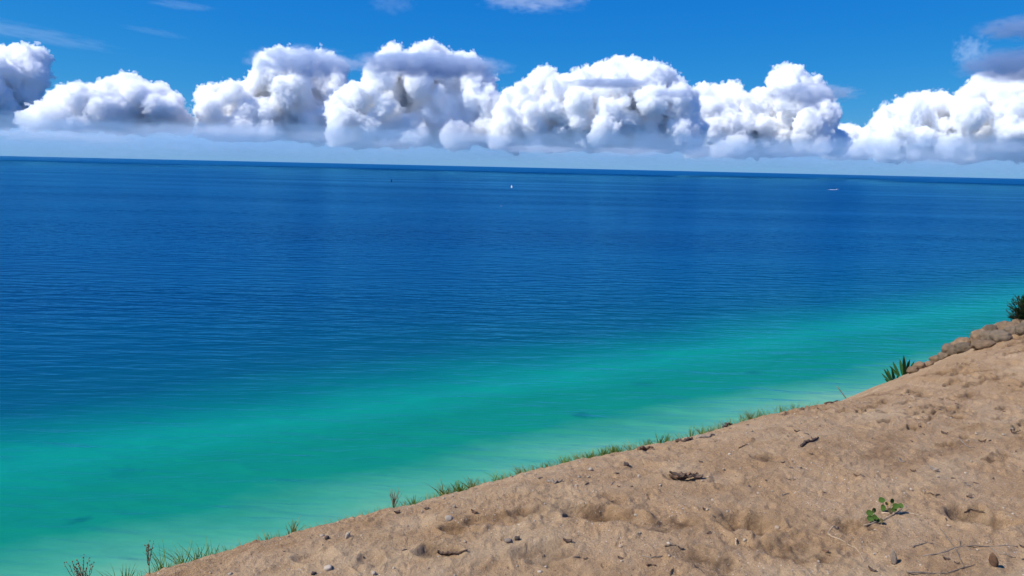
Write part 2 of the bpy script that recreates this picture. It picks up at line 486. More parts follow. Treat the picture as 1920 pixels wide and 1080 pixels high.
HAZE = (.60, .82, 1.0)  # bluish aerial haze, added in front of the cloud bases to pale them
for i, (x, lab) in enumerate(((120, 'soft bluish veil of added haze under the leftmost clouds'), (640, 'soft bluish veil of added haze under the towers left of centre'),
                              (1180, 'soft bluish veil of added haze under the widest cloud'), (1720, 'soft bluish veil of added haze under the clouds at the right'))):
    soft_cloud('haze_veil', x, 252 + .0224 * x, 430, 40, 14500 + 300 * i, .00070, lab, 11 + i, HAZE, deep=.35, feat=(7, 1.6), cut=.1, contrast=1.6)
soft_cloud('cirrus_streak', 40, 60, 165, 17, 36000, .00022, 'thin white streak of high cloud at the upper left', 21, tilt=.10, deep=.3, feat=(2.2, 1.6), cut=.5)
soft_cloud('cirrus_streak', 342, 10, 62, 9, 36000, .00030, 'short thin white streak of high cloud near the top edge', 22, tilt=.02, deep=.4, feat=(1.6, 1.2), cut=.4)
soft_cloud('cirrus_streak', 290, 60, 60, 7, 36000, .00018, 'faintest short streak of high cloud right of the long one', 32, tilt=.1, deep=.4, feat=(1.6, 1.2), cut=.4)
soft_cloud('cloud_shred', 1000, -6, 125, 34, 15000, .0011, 'pale grey cloud shred hanging from the top edge', 23, (.78, .81, .88), feat=(2.0, 1.4), cut=.55)
soft_cloud('cloud_shred', 735, 5, 50, 26, 15000, .00040, 'faint cloud shred at the top edge left of the pale grey one', 33, (.7, .74, .82), feat=(1.4, 1.2), cut=.5)
soft_cloud('cloud_shred', 1820, 96, 34, 34, 17000, .0015, 'small white wisp above the cloud at the right edge', 24, feat=(1.6, 1.6), cut=.6)
soft_cloud('cloud_shred', 1925, 122, 105, 32, 15000, .0050, 'dark grey cloud scrap against the right edge', 25, (.40, .52, .70), feat=(1.6, 1.2), cut=.35, deep=.8)  # the scrap's shadowed look is put into its dark droplet colour
soft_cloud('cloud_shred', 1920, 52, 75, 22, 15000, .0034, 'thin dark grey cloud sliver above the right edge scrap', 26, (.40, .52, .70), feat=(1.6, 1.2), cut=.4)
soft_cloud('cloud_shelf', 805, 122, 165, 27, 15500, .0085, 'flat grey cloud shelf crossing the tallest cloud', 27, (.58, .68, .82), feat=(3.0, 1.2), cut=.30, deep=.35)  # greys of the shelves stand in for shadow lying on them
soft_cloud('cloud_shelf', 570, 118, 110, 34, 16500, .0065, 'hazy grey cloud cap over the square tower', 28, (.66, .75, .87), feat=(2.0, 1.2), cut=.45, deep=.5)
soft_cloud('cloud_shelf', 1140, 156, 95, 11, 16000, .0085, 'thin blue-grey cloud streak across the widest cloud', 29, (.55, .64, .78), feat=(2.6, 1.0), cut=.35, deep=.4)
soft_cloud('cloud_shelf', 1270, 175, 60, 10, 16000, .0070, 'short blue-grey cloud streak right of the widest cloud top', 35, (.55, .64, .78), feat=(2.0, 1.0), cut=.4, deep=.4)
soft_cloud('cloud_shelf', 1515, 176, 95, 20, 16500, .0060, 'flat grey cloud streak across the narrow tower', 30, (.62, .69, .80), feat=(2.6, 1.2), cut=.40, deep=.4)
soft_cloud('cloud_shelf', 850, 215, 70, 55, 16500, .0030, 'blue veil painting shade under the tallest cloud', 31, (.55, .68, .86), feat=(1.4, 1.0), cut=.25, deep=.5, contrast=1.5)  # added veil; its blue colour imitates the cloud's shaded side

rs_ = np.random.RandomState(88)
STREAKS = [(60, 'far left corner, under the cut-off cloud'), (175, 'left, under the low broad cloud'), (310, 'left, under the blue gap'), (440, 'under the left end of the square tower'),
           (600, 'under the right end of the square tower'), (742, 'under the left foot of the tallest cloud'), (905, 'under the right foot of the tallest cloud'),
           (1010, 'under the left end of the widest cloud'), (1180, 'under the middle of the widest cloud'), (1330, 'under the greyish cloud'),
           (1490, 'under the narrow tower'), (1620, 'under the low bank of puffs'), (1760, 'under the big cloud at the right'), (1880, 'in the right corner')]
for i, (x, where) in enumerate(STREAKS):
    soft_cloud('low_cloud_streak', x, 246 + .0224 * x + rs_.uniform(-12, 14), rs_.uniform(50, 110), rs_.uniform(10, 17), 13500, rs_.uniform(.0016, .0030),
               'low flat pale cloud streak near the horizon, ' + where, 40 + i, (.86, .93, 1.0), feat=(2.4, 1.0), cut=.42, deep=.5)
# =====================================================================
# the sand dune: a trodden crest that rolls over into the steep bluff down to the lake
# heights below are relative to the eye; the sheet runs from the crest down under the water
# =====================================================================
def sstep(a, b, x):
    t = np.clip((x - a) / (b - a), 0, 1); return t * t * (3 - 2 * t)

CREST_U = np.linspace(-2, 14, 33)
CREST_Z = np.array([.099, .099, .099, .099, .099, .104, .122, .145, .162, .17, .175, .177, .163, .131, .098, .083, .091, .126, .179, .228, .256, .26, .252,
                    .244, .24, .237, .236, .236, .236, .236, .236, .236, .236])   # height of the crest along the shore
def dune_base(x, y):
    """Smooth form of the dune (relative to eye)."""
    u = CU_[0] * x + CU_[1] * y; v = CV_[0] * x + CV_[1] * y
    vc = 3.05 + 0.05 * np.sin(u * 1.3 + .6) + 0.03 * np.sin(u * 3.1) + .25 * sstep(5.0, 9.0, u)
    w = v - vc
    a, s1, s2 = 0.55, 0.05, 0.68                        # roll-over half width, slopes before and after
    t = np.clip((w + a) / (2 * a), 0, 1)
    roll = 2 * a * (t * t * t - .5 * t ** 4)            # integral of the smooth slope blend
    drop = s1 * (w + 2.5) + (s2 - s1) * (roll + np.maximum(w - a, 0))
    z = -1.60 - drop
    z = np.where(w < -6, -1.60 - s1 * (-3.5) + 0 * w, z)  # level ground further back
    lift = np.interp(u, CREST_U, CREST_Z)
    z = z + lift * sstep(-5, 2.2, v) * (1 - sstep(3.6, 7.0, v))
    return z

_pr = np.random.RandomState(11)
PITS = []        # x, y, half length, half width, angle, depth, rim
def ground_px(px, py, zf):
    d = ray(px, py); h = math.hypot(d[0], d[1])
    t = np.geomspace(1.0, 60, 4000)
    X = d[0] / h * t; Y = d[1] / h * t; Z = d[2] / h * t
    g = zf(X, Y)
    k = np.argmax(Z < g)
    if not (Z < g).any(): k = np.argmin(Z - g)
    return np.array([X[k], Y[k], g[k]])

def add_pit(px, py, wpx, hpx, depth, ang=0.0, rim=.35):
    p = ground_px(px, py, dune_base)
    r = math.hypot(p[0], p[1]); k = math.hypot(r, p[2]) / F
    PITS.append((p[0], p[1], wpx * k / 2, hpx * k / 2 * 2.3, ang, depth, rim))
for k, a in enumerate(((1120, 972, 150, 24, .050), (1405, 986, 95, 30, .060), (1830, 972, 85, 28, .055), (860, 1004, 60, 16, .035), (925, 985, 120, 16, .032),
          (1285, 898, 60, 14, .035), (825, 1043, 70, 20, .05), (692, 1058, 50, 20, .035), (1250, 988, 110, 22, .035), (1590, 984, 70, 14, .035),
          (1020, 1040, 90, 30, .035), (1150, 942, 45, 14, .028), (985, 972, 80, 14, .03), (1440, 862, 50, 14, .028), (780, 985, 60, 16, .02),
          (1490, 1040, 120, 26, .03), (1330, 1060, 120, 26, .035), (1690, 905, 80, 18, .02), (1560, 900, 90, 16, .018), (1720, 740, 110, 10, .035),
          (1660, 775, 60, 8, .03), (1790, 700, 90, 7, .03), (1590, 800, 60, 10, .025), (1850, 880, 100, 16, .02), (590, 1050, 60, 18, .025),
          (1640, 1050, 130, 22, .022), (1880, 940, 70, 14, .02), (520, 1072, 60, 16, .02), (1780, 790, 90, 9, .02), (1870, 745, 90, 8, .02))):
    a = (*a[:4], a[4] * (.85 if k < 5 else .5))
    add_pit(*a, ang=_pr.uniform(-.35, .35))
for i in range(230):      # old footprints all over the trodden sand
    u = _pr.uniform(-2, 10); v = _pr.uniform(-1.5, 3.0)
    x, y = CU_ * u + CV_ * v
    PITS.append((x, y, _pr.uniform(.07, .16), _pr.uniform(.04, .075), _pr.uniform(0, 3.14), _pr.uniform(.004, .012), .4))
for i in range(1100):      # small scuffs and clods
    u = _pr.uniform(-2, 9); v = _pr.uniform(-.5, 3.1)
    x, y = CU_ * u + CV_ * v
    PITS.append((x, y, _pr.uniform(.008, .035), _pr.uniform(.008, .02), _pr.uniform(0, 3.14), _pr.choice((1, 1, -1)) * _pr.uniform(.004, .011), .3))

for i in range(330):      # slipped ledges drawn out along the slope at the right
    u = _pr.uniform(4.2, 9.2); v = _pr.uniform(.2, 3.2)
    x, y = CU_ * u + CV_ * v
    PITS.append((x, y, _pr.uniform(.05, .16), _pr.uniform(.015, .035), math.radians(90 - 56.7) + math.atan2(x, y) + _pr.uniform(-.25, .25), _pr.uniform(.010, .026), .35))

def dune_detail(x, y):
    """Fine relief and a mask for the painted shade and damp of the hollows."""
    r = np.hypot(x, y)
    v = CV_[0] * x + CV_[1] * y; u = CU_[0] * x + CU_[1] * y
    P = np.stack([x, y, np.zeros_like(x)], 1)
    PU = np.stack([u * .45, v, np.zeros_like(x)], 1)      # drawn out along the crest
    near = np.clip(1.6 - r / 16, 0, 1)
    d = perlin(P / 1.3 + 3) * .026 + perlin(PU / .42 + 17) * .009 + perlin(PU / .19 + 31) * .0055
    d = d + near * ((.5 - np.abs(perlin(PU / .11 + 7))) * .010 + (.5 - np.abs(perlin(PU / .055 + 13))) * .008 + perlin(PU / .026 + 5) * .0062 + np.clip(perlin(P / .04 + 23) - .25, 0, 1) * .012)
    crumb = np.clip(perlin(P / .5 + 41) * 1.5, 0, 1)
    d = d + near * crumb * (np.abs(perlin(P / .036 + 3)) * .016)
    d = d + np.exp(-((v - 3.15) / .35) ** 2) * (perlin(P / .16 + 91) * .014 + np.abs(perlin(P / .05 + 95)) * .012)   # crumbling lip
    shade_damp = np.zeros_like(x)
    wx = x + perlin(P / .07 + 61) * .045; wy = y + perlin(P / .07 + 71) * .045
    PA = np.array(PITS); PR = 2.2 * np.maximum(PA[:, 2], PA[:, 3])
    sel = (PA[:, 0] > x.min() - PR) & (PA[:, 0] < x.max() + PR) & (PA[:, 1] > y.min() - PR) & (PA[:, 1] < y.max() + PR)
    for (px, py, a, b, ang, dep, rim) in PA[sel]:
        R = 2.2 * max(a, b)
        m = np.where((np.abs(x - px) < R) & (np.abs(y - py) < R))[0]
        if len(m) == 0: continue
        X = wx[m] - px; Y = wy[m] - py
        # pits lie across the line of sight, turned by ang
        f = np.array([px, py]) / (math.hypot(px, py) + 1e-6)
        c, s = math.cos(ang), math.sin(ang)
        ex = np.array([f[1] * c + f[0] * s, -f[0] * c + f[1] * s]); ey = np.array([-ex[1], ex[0]])
        q = np.sqrt(((X * ex[0] + Y * ex[1]) / a) ** 2 + ((X * ey[0] + Y * ey[1]) / b) ** 2)
        d[m] += -dep * np.exp(-(q ** 4) * 1.2) + dep * rim * np.exp(-((q - 1.35) / .28) ** 2)
        if dep > .0135: shade_damp[m] = np.maximum(shade_damp[m], np.exp(-(q / 1.15) ** 4))
    fade = sstep(60, 15, r) if False else np.clip((40 - r) / 25, 0, 1)
    return d * fade, shade_damp

def dune_z(x, y):
    x = np.atleast_1d(np.asarray(x, float)); y = np.atleast_1d(np.asarray(y, float))
    return dune_base(x, y) + dune_detail(x, y)[0]

def build_dune():
    az = np.radians(np.concatenate([np.linspace(-180, -46, 40, endpoint=False), np.linspace(-46, 50, 1000, endpoint=False), np.linspace(50, 180, 40, endpoint=False)]))
    rr = np.concatenate([np.geomspace(.25, 2.3, 26, endpoint=False), np.geomspace(2.3, 10.5, 400, endpoint=False),
                         np.geomspace(10.5, 40, 70, endpoint=False), np.geomspace(40, 2500, 60)])
    A, Rr = np.meshgrid(az, rr)
    x = (np.sin(A) * Rr).ravel(); y = (np.cos(A) * Rr).ravel()
    z = dune_base(x, y)
    det, shade_damp = dune_detail(x, y)
    z = np.maximum(z + det, -EYE[2] - 12)
    na, nr = len(az), len(rr)
    i = np.arange(nr - 1)[:, None] * na; j = np.arange(na)[None, :]; j2 = (j + 1) % na
    Q = np.stack([i + j, i + na + j, i + na + j2, i + j2], -1).reshape(-1, 4)
    P = np.stack([x, y, z + EYE[2]], 1)
    # close the small hole under the viewer
    P = np.vstack([P, [[0, 0, EYE[2] + dune_base(np.array([0.]), np.array([0.]))[0]]]])
    cap = np.array([[k, (k + 1) % na, na * nr] for k in range(na)])
    me = np_mesh('sand_dune', P, np.vstack([Q[:, ::-1]]))
    at = me.attributes.new('shade_damp', 'FLOAT', 'POINT')
    at.data.foreach_set('value', np.concatenate([shade_damp, [0]]).astype(np.float32))
    m, n, l, b = new_mat('dune_sand')
    tc = n.new('ShaderNodeTexCoord'); pos = tc.outputs['Object']
    def noise(scale, detail=3, rough=.55, dist=0):
        t = n.new('ShaderNodeTexNoise'); t.inputs['Scale'].default_value = scale; t.inputs['Detail'].default_value = detail
        t.inputs['Roughness'].default_value = rough; t.inputs['Distortion'].default_value = dist
        l.new(pos, t.inputs['Vector']); return t.outputs['Fac']
    def mix(f, a, bb, mode='MIX'):
        mx = n.new('ShaderNodeMix'); mx.data_type = 'RGBA'; mx.blend_type = mode
        for s, v in (('Factor', f), ('A', a), ('B', bb)):
            if isinstance(v, (int, float)): mx.inputs[s].default_value = v
            elif isinstance(v, tuple): mx.inputs[s].default_value = (*v, 1)
            else: l.new(v, mx.inputs[s])
        return mx.outputs['Result']
    big = ramp(n, l, noise(1.1, 5, .6), [(.32, SAND_A), (.68, SAND_B)])
    c = mix(nmath(n, l, 'MULTIPLY', ramp(n, l, noise(4.5, 4), [(.45, (0, 0, 0)), (.7, (1, 1, 1))]), .55), big, SAND_C)
    # speckle of light and dark grains
    grain = noise(330, 2, .7)
    c = mix(1.0, c, ramp(n, l, grain, [(.28, (.48, .46, .44)), (.5, (1, 1, 1)), (.74, (1.5, 1.5, 1.52))]), 'MULTIPLY')
    vor = n.new('ShaderNodeTexVoronoi'); vor.inputs['Scale'].default_value = 95; l.new(pos, vor.inputs['Vector'])
    sepc = n.new('ShaderNodeSeparateColor'); l.new(vor.outputs['Color'], sepc.inputs[0])
    patch = ramp(n, l, noise(2.2, 3), [(.42, (0, 0, 0)), (.62, (1, 1, 1))])
    dotm = nmath(n, l, 'LESS_THAN', vor.outputs['Distance'], .26)
    pale = nmath(n, l, 'MULTIPLY', nmath(n, l, 'MULTIPLY', dotm, nmath(n, l, 'GREATER_THAN', sepc.outputs[0], .86)), patch)
    c = mix(pale, c, (.62, .55, .48))
    dark = nmath(n, l, 'MULTIPLY', dotm, nmath(n, l, 'LESS_THAN', sepc.outputs[0], .07))
    c = mix(dark, c, (.10, .065, .045))
    da = n.new('ShaderNodeAttribute'); da.attribute_name = 'shade_damp'
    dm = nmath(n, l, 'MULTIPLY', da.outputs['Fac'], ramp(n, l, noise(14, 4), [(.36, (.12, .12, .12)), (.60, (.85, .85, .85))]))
    c = mix(dm, c, SAND_SHADE_DAMP)  # hollows darkened: shade and damp are both put into the sand colour
    # streaks where damper, darker sand has been turned up, drawn out along the slope
    mp = n.new('ShaderNodeMapping'); mp.vector_type = 'TEXTURE'; mp.inputs['Rotation'].default_value = (0, 0, .58); mp.inputs['Scale'].default_value = (2.6, 1, 1)
    l.new(pos, mp.inputs['Vector'])
    ts = n.new('ShaderNodeTexNoise'); ts.inputs['Scale'].default_value = 3.4; ts.inputs['Detail'].default_value = 7; ts.inputs['Roughness'].default_value = .68
    l.new(mp.outputs[0], ts.inputs['Vector'])
    c = mix(ramp(n, l, ts.outputs['Fac'], [(.55, (0, 0, 0)), (.67, (.6, .6, .6))]), c, (.170, .094, .046))
    tp = n.new('ShaderNodeTexNoise'); tp.inputs['Scale'].default_value = 2.1; tp.inputs['Detail'].default_value = 6; tp.inputs['Roughness'].default_value = .65
    l.new(mp.outputs[0], tp.inputs['Vector'])
    c = mix(ramp(n, l, tp.outputs['Fac'], [(.52, (0, 0, 0)), (.68, (.55, .55, .55))]), c, (.48, .345, .205))
    l.new(c, b.inputs['Base Color'])
    b.inputs['Roughness'].default_value = .95
    b.inputs['Specular IOR Level'].default_value = .12
    h = nmath(n, l, 'ADD', nmath(n, l, 'MULTIPLY', noise(60, 5, .75), .018), nmath(n, l, 'MULTIPLY', grain, .0018))
    bp = n.new('ShaderNodeBump'); bp.inputs['Strength'].default_value = .9; bp.inputs['Distance'].default_value = 1.0
    l.new(h, bp.inputs['Height']); l.new(bp.outputs[0], b.inputs['Normal'])
    o = link('sand_dune', me, mat=m)
    tag(o, 'trodden tan sand dune falling away to the lake', 'dune', kind='structure')
SAND_A, SAND_B, SAND_C, SAND_SHADE_DAMP = (.298, .181, .089), (.398, .260, .143), (.430, .300, .180), (.100, .055, .027)
build_dune()
# =====================================================================
# placing things on the dune
# =====================================================================
def at(px, py):
    """Point of the dune surface seen at a photograph pixel (absolute coordinates)."""
    p = ground_px(px, py, dune_base)
    d = ray(px, py); h = math.hypot(d[0], d[1])
    r0 = math.hypot(p[0], p[1])
    t = np.linspace(r0 * .93, r0 * 1.07, 160)
    X = d[0] / h * t; Y = d[1] / h * t; Z = d[2] / h * t
    g = dune_z(X, Y)
    hit = Z < g
    k = int(np.argmax(hit)) if hit.any() else int(np.argmin(Z - g))
    return np.array([X[k], Y[k], g[k] + EYE[2]])
def mm_per_px(p):
    return np.linalg.norm(p - EYE) / F

def ico(sub):
    bm = bmesh.new(); bmesh.ops.create_icosphere(bm, subdivisions=sub, radius=1)
    V = np.array([v.co[:] for v in bm.verts]); Q = np.array([[v.index for v in f.verts] for f in bm.faces]); bm.free()
    return V, Q
ICO2, ICO3 = ico(2), ico(4)

def rock_mesh(name, size, seed, hi=False, lump=.22, boxy=0.0, fine=.05):
    V, Q = ICO3 if hi else ICO2
    rs = np.random.RandomState(seed); o = rs.uniform(0, 100, 3)
    P = V.copy()
    if boxy: P = np.sign(P) * np.abs(P) ** (1 - boxy); P /= np.abs(P).max()
    k = 1 + lump * perlin(V * 1.1 + o) + lump * .6 * perlin(V * 2.4 + o + 5) + fine * perlin(V * 6 + o + 9) + fine * .6 * np.abs(perlin(V * 11 + o))
    P = P * k[:, None] * np.array(size)
    return np_mesh(name, P, Q)

BOULDER_M = simple_mat('boulder_stone', (.185, .135, .088), .92, .25, 14.0, (.105, .078, .052), .15, .02)
BOULDER_W = simple_mat('boulder_warm', (.235, .155, .090), .92, .2, 14.0, (.130, .086, .052), .15, .02)
PEBBLE_PALE = simple_mat('pebble_pale', (.36, .29, .215), .8, .2, 60.0)
PEBBLE_TAN = simple_mat('pebble_tan', (.34, .25, .17), .85, .25, 60.0)
PEBBLE_DARK = simple_mat('pebble_dark', (.085, .062, .048), .85, .3, 60.0)
WOOD_DARK = simple_mat('driftwood_dark', (.095, .060, .040), .9, .35, 90.0)
WOOD_GREY = simple_mat('driftwood_grey', (.20, .155, .115), .9, .3, 90.0)
WOOD_PALE = simple_mat('twig_pale', (.38, .28, .18), .85, .25, 90.0)
BARK_BROWN = simple_mat('bark_brown', (.135, .075, .042), .92, .35, 70.0)

# rounded boulders heaped on the crest at the right
BOULDERS = [  # x, y (centre), w, h, warm, label
    (1881, 604, 35, 21, 1, 'warm tan boulder topmost of the heap, beside the dark bush'),
    (1859, 613, 28, 23, 0, 'tall grey boulder on the skyline, left of the topmost boulder'),
    (1838, 624, 31, 23, 1, 'broad tan boulder on the skyline at the middle of the heap'),
    (1804, 637, 36, 22, 1, 'large orange-tan boulder on the skyline left of the middle'),
    (1782, 653, 29, 19, 0, 'grey-brown boulder on the skyline near the foot of the heap'),
    (1828, 641, 27, 14, 0, 'flat grey boulder under the broad tan skyline boulder'),
    (1806, 654, 29, 15, 0, 'long low grey boulder under the large orange-tan boulder'),
    (1874, 633, 36, 17, 0, 'long grey boulder lying lowest in the heap at right'),
    (1852, 632, 26, 16, 0, 'pale grey boulder wedged at the centre of the heap'),
    (1876, 620, 26, 14, 0, 'small grey boulder right under the topmost boulder'),
    (1897, 610, 26, 17, 1, 'tan boulder between the topmost boulder and the frame edge'),
    (1912, 605, 28, 17, 1, 'reddish tan boulder directly below the dark bush'),
    (1896, 622, 23, 14, 0, 'small oval grey boulder low at the right of the heap'),
    (1914, 621, 20, 16, 0, 'grey boulder at the right picture edge, lowest there'),
    (1769, 666, 19, 11, 0, 'small dark boulder at the lower left end of the heap'),
    (1754, 671, 28, 16, 1, 'sandy half-buried boulder past the small dark one'),
    (1741, 682, 20, 13, 1, 'small sandy boulder sunk in the slope below the heap'),
    (1724, 682, 28, 17, 1, 'sandy boulder on the skyline right of the spiky plant'),
    (1711, 693, 28, 14, 1, 'low sandy boulder right at the spiky plant'),
    (1842, 648, 34, 12, 1, 'flat sand-covered boulder along the lower edge of the heap'),
    (1936, 612, 30, 20, 0, 'grey boulder just past the right picture edge'),
    (1946, 596, 32, 22, 1, 'tan boulder behind the dark bush past the picture edge')]
for i, (x, y, w, h, warm, label) in enumerate(BOULDERS):
    p = at(x, y + h * .42)
    k = mm_per_px(p)
    if x < 1765: w, h = w * .72, h * .72
    rx = w * k / 2 * .90; rz = h * k / 2 * 1.3
    o = link('boulder', rock_mesh('boulder', (rx, rx * .8, rz), 100 + i, True, .20, .14, .045), mat=BOULDER_W if warm else BOULDER_M)
    d = np.array([p[0], p[1]]) / math.hypot(p[0], p[1])
    o.location = (p[0] + d[0] * rx * .25, p[1] + d[1] * rx * .25, p[2] + rz * .48)
    o.rotation_euler = (0, -.22 + .1 * math.sin(i * 2.1), -math.atan2(p[0], p[1]) + .25 * math.sin(i * 3.7))
    tag(o, label, 'boulder', 'boulders heaped on the dune crest')

# single stones that stand out
STONES = [  # x, y, w, h px, material, boxy, label
    (842, 971, 15, 12, PEBBLE_PALE, .35, 'blocky pale stone with a dark shaded side, left of the dug furrow'),
    (652, 1003, 9, 15, PEBBLE_PALE, .2, 'upright pale stone standing near the crest at lower left'),
    (613, 1007, 9, 8, PEBBLE_DARK, .1, 'dark stone with a pale neighbour, left of the upright stone'),
    (604, 1004, 9, 5, PEBBLE_PALE, .1, 'flat whitish stone touching the dark stone near the lower left crest'),
    (701, 1074, 10, 8, PEBBLE_PALE, .0, 'round whitish stone at the bottom edge, left of centre'),
    (615, 1064, 16, 8, PEBBLE_PALE, .2, 'wide pale flat stone low at the bottom left of the sand'),
    (588, 1074, 10, 6, PEBBLE_DARK, .2, 'dark flat stone beside the wide pale stone at the bottom'),
    (852, 949, 7, 7, PEBBLE_PALE, .1, 'small bright white stone above the blocky pale stone'),
    (1107, 879, 8, 6, PEBBLE_PALE, .1, 'pale stone just below the grass on the mid crest'),
    (1174, 869, 11, 7, PEBBLE_DARK, .3, 'dark angular stone just below the mid crest grass'),
    (1198, 892, 6, 8, PEBBLE_PALE, .1, 'small white stone with a dark foot below the dark angular stone'),
    (1192, 966, 7, 6, PEBBLE_PALE, .1, 'white stone at the right end of the long dug furrow'),
    (1396, 1012, 7, 7, PEBBLE_PALE, .1, 'white stone just below the round pit right of centre'),
    (1368, 851, 6, 5, PEBBLE_PALE, .1, 'white stone alone on clean sand below the crest'),
    (1457, 989, 10, 7, PEBBLE_TAN, .2, 'pinkish stone right of the round pit'),
    (1708, 917, 5, 5, PEBBLE_PALE, .1, 'bright white pebble with a dark dot beside it, above the green sprout'),
    (1012, 1072, 9, 5, PEBBLE_PALE, .2, 'white flat stone at the bottom edge of the picture centre'),
    (853, 1079, 6, 7, PEBBLE_PALE, .1, 'white stone cut by the bottom edge'),
    (952, 1013, 15, 7, WOOD_GREY, .3, 'grey flat stone on the rim of the left furrow'),
    (970, 1008, 11, 10, PEBBLE_DARK, .3, 'dark stone leaning on the grey flat stone')]
for i, (x, y, w, h, mat, boxy, label) in enumerate(STONES):
    p = at(x, y + h * .4); k = mm_per_px(p) * .88
    o = link('stone', rock_mesh('stone', (w * k / 2, w * k / 2 * .8, h * k / 2 * 1.05), 300 + i, False, .34, boxy + .15), mat=mat)
    o.location = (p[0], p[1], p[2] + h * k / 2 * .45)
    o.rotation_euler = (0, .2 * math.sin(i * 2.3), -math.atan2(p[0], p[1]))
    tag(o, label, 'stone', 'stones on the sand')

# scattered pebbles, shells and wood crumbs
def scatter(n, seed, umin=-1.2, umax=9.0, vmin=-.6, vmax=3.15):
    rs = np.random.RandomState(seed)
    u = umin + (umax - umin) * rs.uniform(0, 1, n) ** 1.35; v = rs.uniform(vmin, vmax, n)
    x = CU_[0] * u + CV_[0] * v; y = CU_[1] * u + CV_[1] * v
    d = np.stack([x, y, dune_z(x, y)], 1)
    c = d @ CF
    px = 960 + F * (d @ CR) / c; py = 540 - F * (d @ CU) / c
    ok = (c > 0) & (px > -40) & (px < 1960) & (py > 0) & (py < 1120)
    return d[ok] + EYE, px[ok], py[ok], rs
peb = [rock_mesh('pebble', (1, rs_, .6), 500 + i, False, .25, .15) for i, rs_ in enumerate((.8, .65, .9, .7))]
peb2 = [m.copy() for m in peb]; peb3 = [m.copy() for m in peb]
for a, m in ((peb, PEBBLE_PALE), (peb2, PEBBLE_TAN), (peb3, PEBBLE_DARK)):
    for me in a: me.materials.append(m)
pts, px, py, rs = scatter(900, 21)
order = np.argsort(np.linalg.norm(pts - EYE, axis=1))[:200]
for c, i in enumerate(sorted(order)):
    pale = rs.uniform() < .62
    o = link('pebble', (peb if pale else peb2)[c % 4])
    s = rs.uniform(.0035, .0085)
    o.scale = (s, s, s); o.location = pts[i] + np.array([0, 0, s * .35]); o.rotation_euler = (rs.uniform(-.3, .3), rs.uniform(-.3, .3), rs.uniform(0, 6.28))
    tag(o, 'tiny whitish pebble, one of many strewn over the sand' if pale else 'tiny tan pebble, one of many strewn over the sand', 'pebble',
        'whitish pebbles strewn over the sand' if pale else 'tan pebbles strewn over the sand')
pts, px, py, rs = scatter(420, 22)
for c in range(min(110, len(pts))):
    o = link('wood_crumb', peb3[c % 4])
    s = rs.uniform(.004, .009)
    o.scale = (s * rs.uniform(1, 2.2), s * .7, s * .7); o.location = pts[c] + np.array([0, 0, s * .3]); o.rotation_euler = (0, 0, rs.uniform(0, 6.28))
    tag(o, 'tiny dark wood crumb, one of many strewn over the sand', 'wood crumb', 'dark wood crumbs strewn over the sand')

def gravel(name, n, seed, mat, lo, hi, label, **kw):
    pts, px, py, rs = scatter(n, seed, **kw)
    V = np.array([[1, 0, 0], [-1, 0, 0], [0, 1, 0], [0, -1, 0], [0, 0, 1], [0, 0, -1.]])
    T = np.array([[0, 2, 4], [2, 1, 4], [1, 3, 4], [3, 0, 4], [2, 0, 5], [1, 2, 5], [3, 1, 5], [0, 3, 5]])
    m = len(pts)
    S = rs.uniform(lo, hi, m)[:, None, None] * rs.uniform(.6, 1.3, (m, 6, 1)) * np.array([1, 1, .6])
    P = (V[None] * S) + pts[:, None, :]
    Q = (T[None] + 6 * np.arange(m)[:, None, None]).reshape(-1, 3)
    c = pts.mean(0)
    o = link(name, np_mesh(name, P.reshape(-1, 3) - c, Q, False), mat=mat, loc=c)
    tag(o, label, 'gravel', kind='stuff')
gravel('shell_grit', 24000, 31, PEBBLE_PALE, .0009, .0026, 'fine pale shell grit all over the sand')
gravel('crest_grit', 7000, 32, PEBBLE_PALE, .0012, .0032, 'dense pale grit along the dune crest', umax=5.0, vmin=2.55, vmax=3.3)
gravel('tan_grit', 16000, 33, PEBBLE_TAN, .0012, .0035, 'coarse tan sand grains all over the dune')
gravel('dark_grit', 9000, 34, PEBBLE_DARK, .0010, .0030, 'fine dark crumbs all over the sand')
# =====================================================================
# sticks, bark, plants, grass
# =====================================================================
def tube(pts, rad, sides=7):
    pts = np.asarray(pts, float); rad = np.asarray(rad, float); n = len(pts)
    T = np.gradient(pts, axis=0); T /= np.linalg.norm(T, axis=1)[:, None] + 1e-9
    up = np.array([0, 0, 1.0]) if abs(T[0, 2]) < .9 else np.array([1.0, 0, 0])
    A = np.cross(T, up); A /= np.linalg.norm(A, axis=1)[:, None] + 1e-9
    B = np.cross(A, T)
    a = np.linspace(0, 2 * np.pi, sides, endpoint=False)
    P = pts[:, None] + rad[:, None, None] * (np.cos(a)[None, :, None] * A[:, None] + np.sin(a)[None, :, None] * B[:, None])
    P = P.reshape(-1, 3)
    i = np.arange(n - 1)[:, None] * sides; j = np.arange(sides)[None]; j2 = (j + 1) % sides
    Q = np.stack([i + j, i + j2, i + sides + j2, i + sides + j], -1).reshape(-1, 4)
    # end caps as degenerate-free fans
    P = np.vstack([P, pts[:1], pts[-1:]])
    c0, c1 = n * sides, n * sides + 1
    k = np.arange(sides); k2 = (k + 1) % sides
    e0 = np.stack([k2, k, np.full(sides, c0)], 1); e1 = np.stack([(n - 1) * sides + k, (n - 1) * sides + k2, np.full(sides, c1)], 1)
    Qt = np.vstack([Q[:, [0, 1, 2]], Q[:, [0, 2, 3]], e0, e1])
    return P, Qt
def join(parts):
    P = []; Q = []; o = 0
    for p, q in parts:
        P.append(p); Q.append(q + o); o += len(p)
    return np.vstack(P), np.vstack(Q)
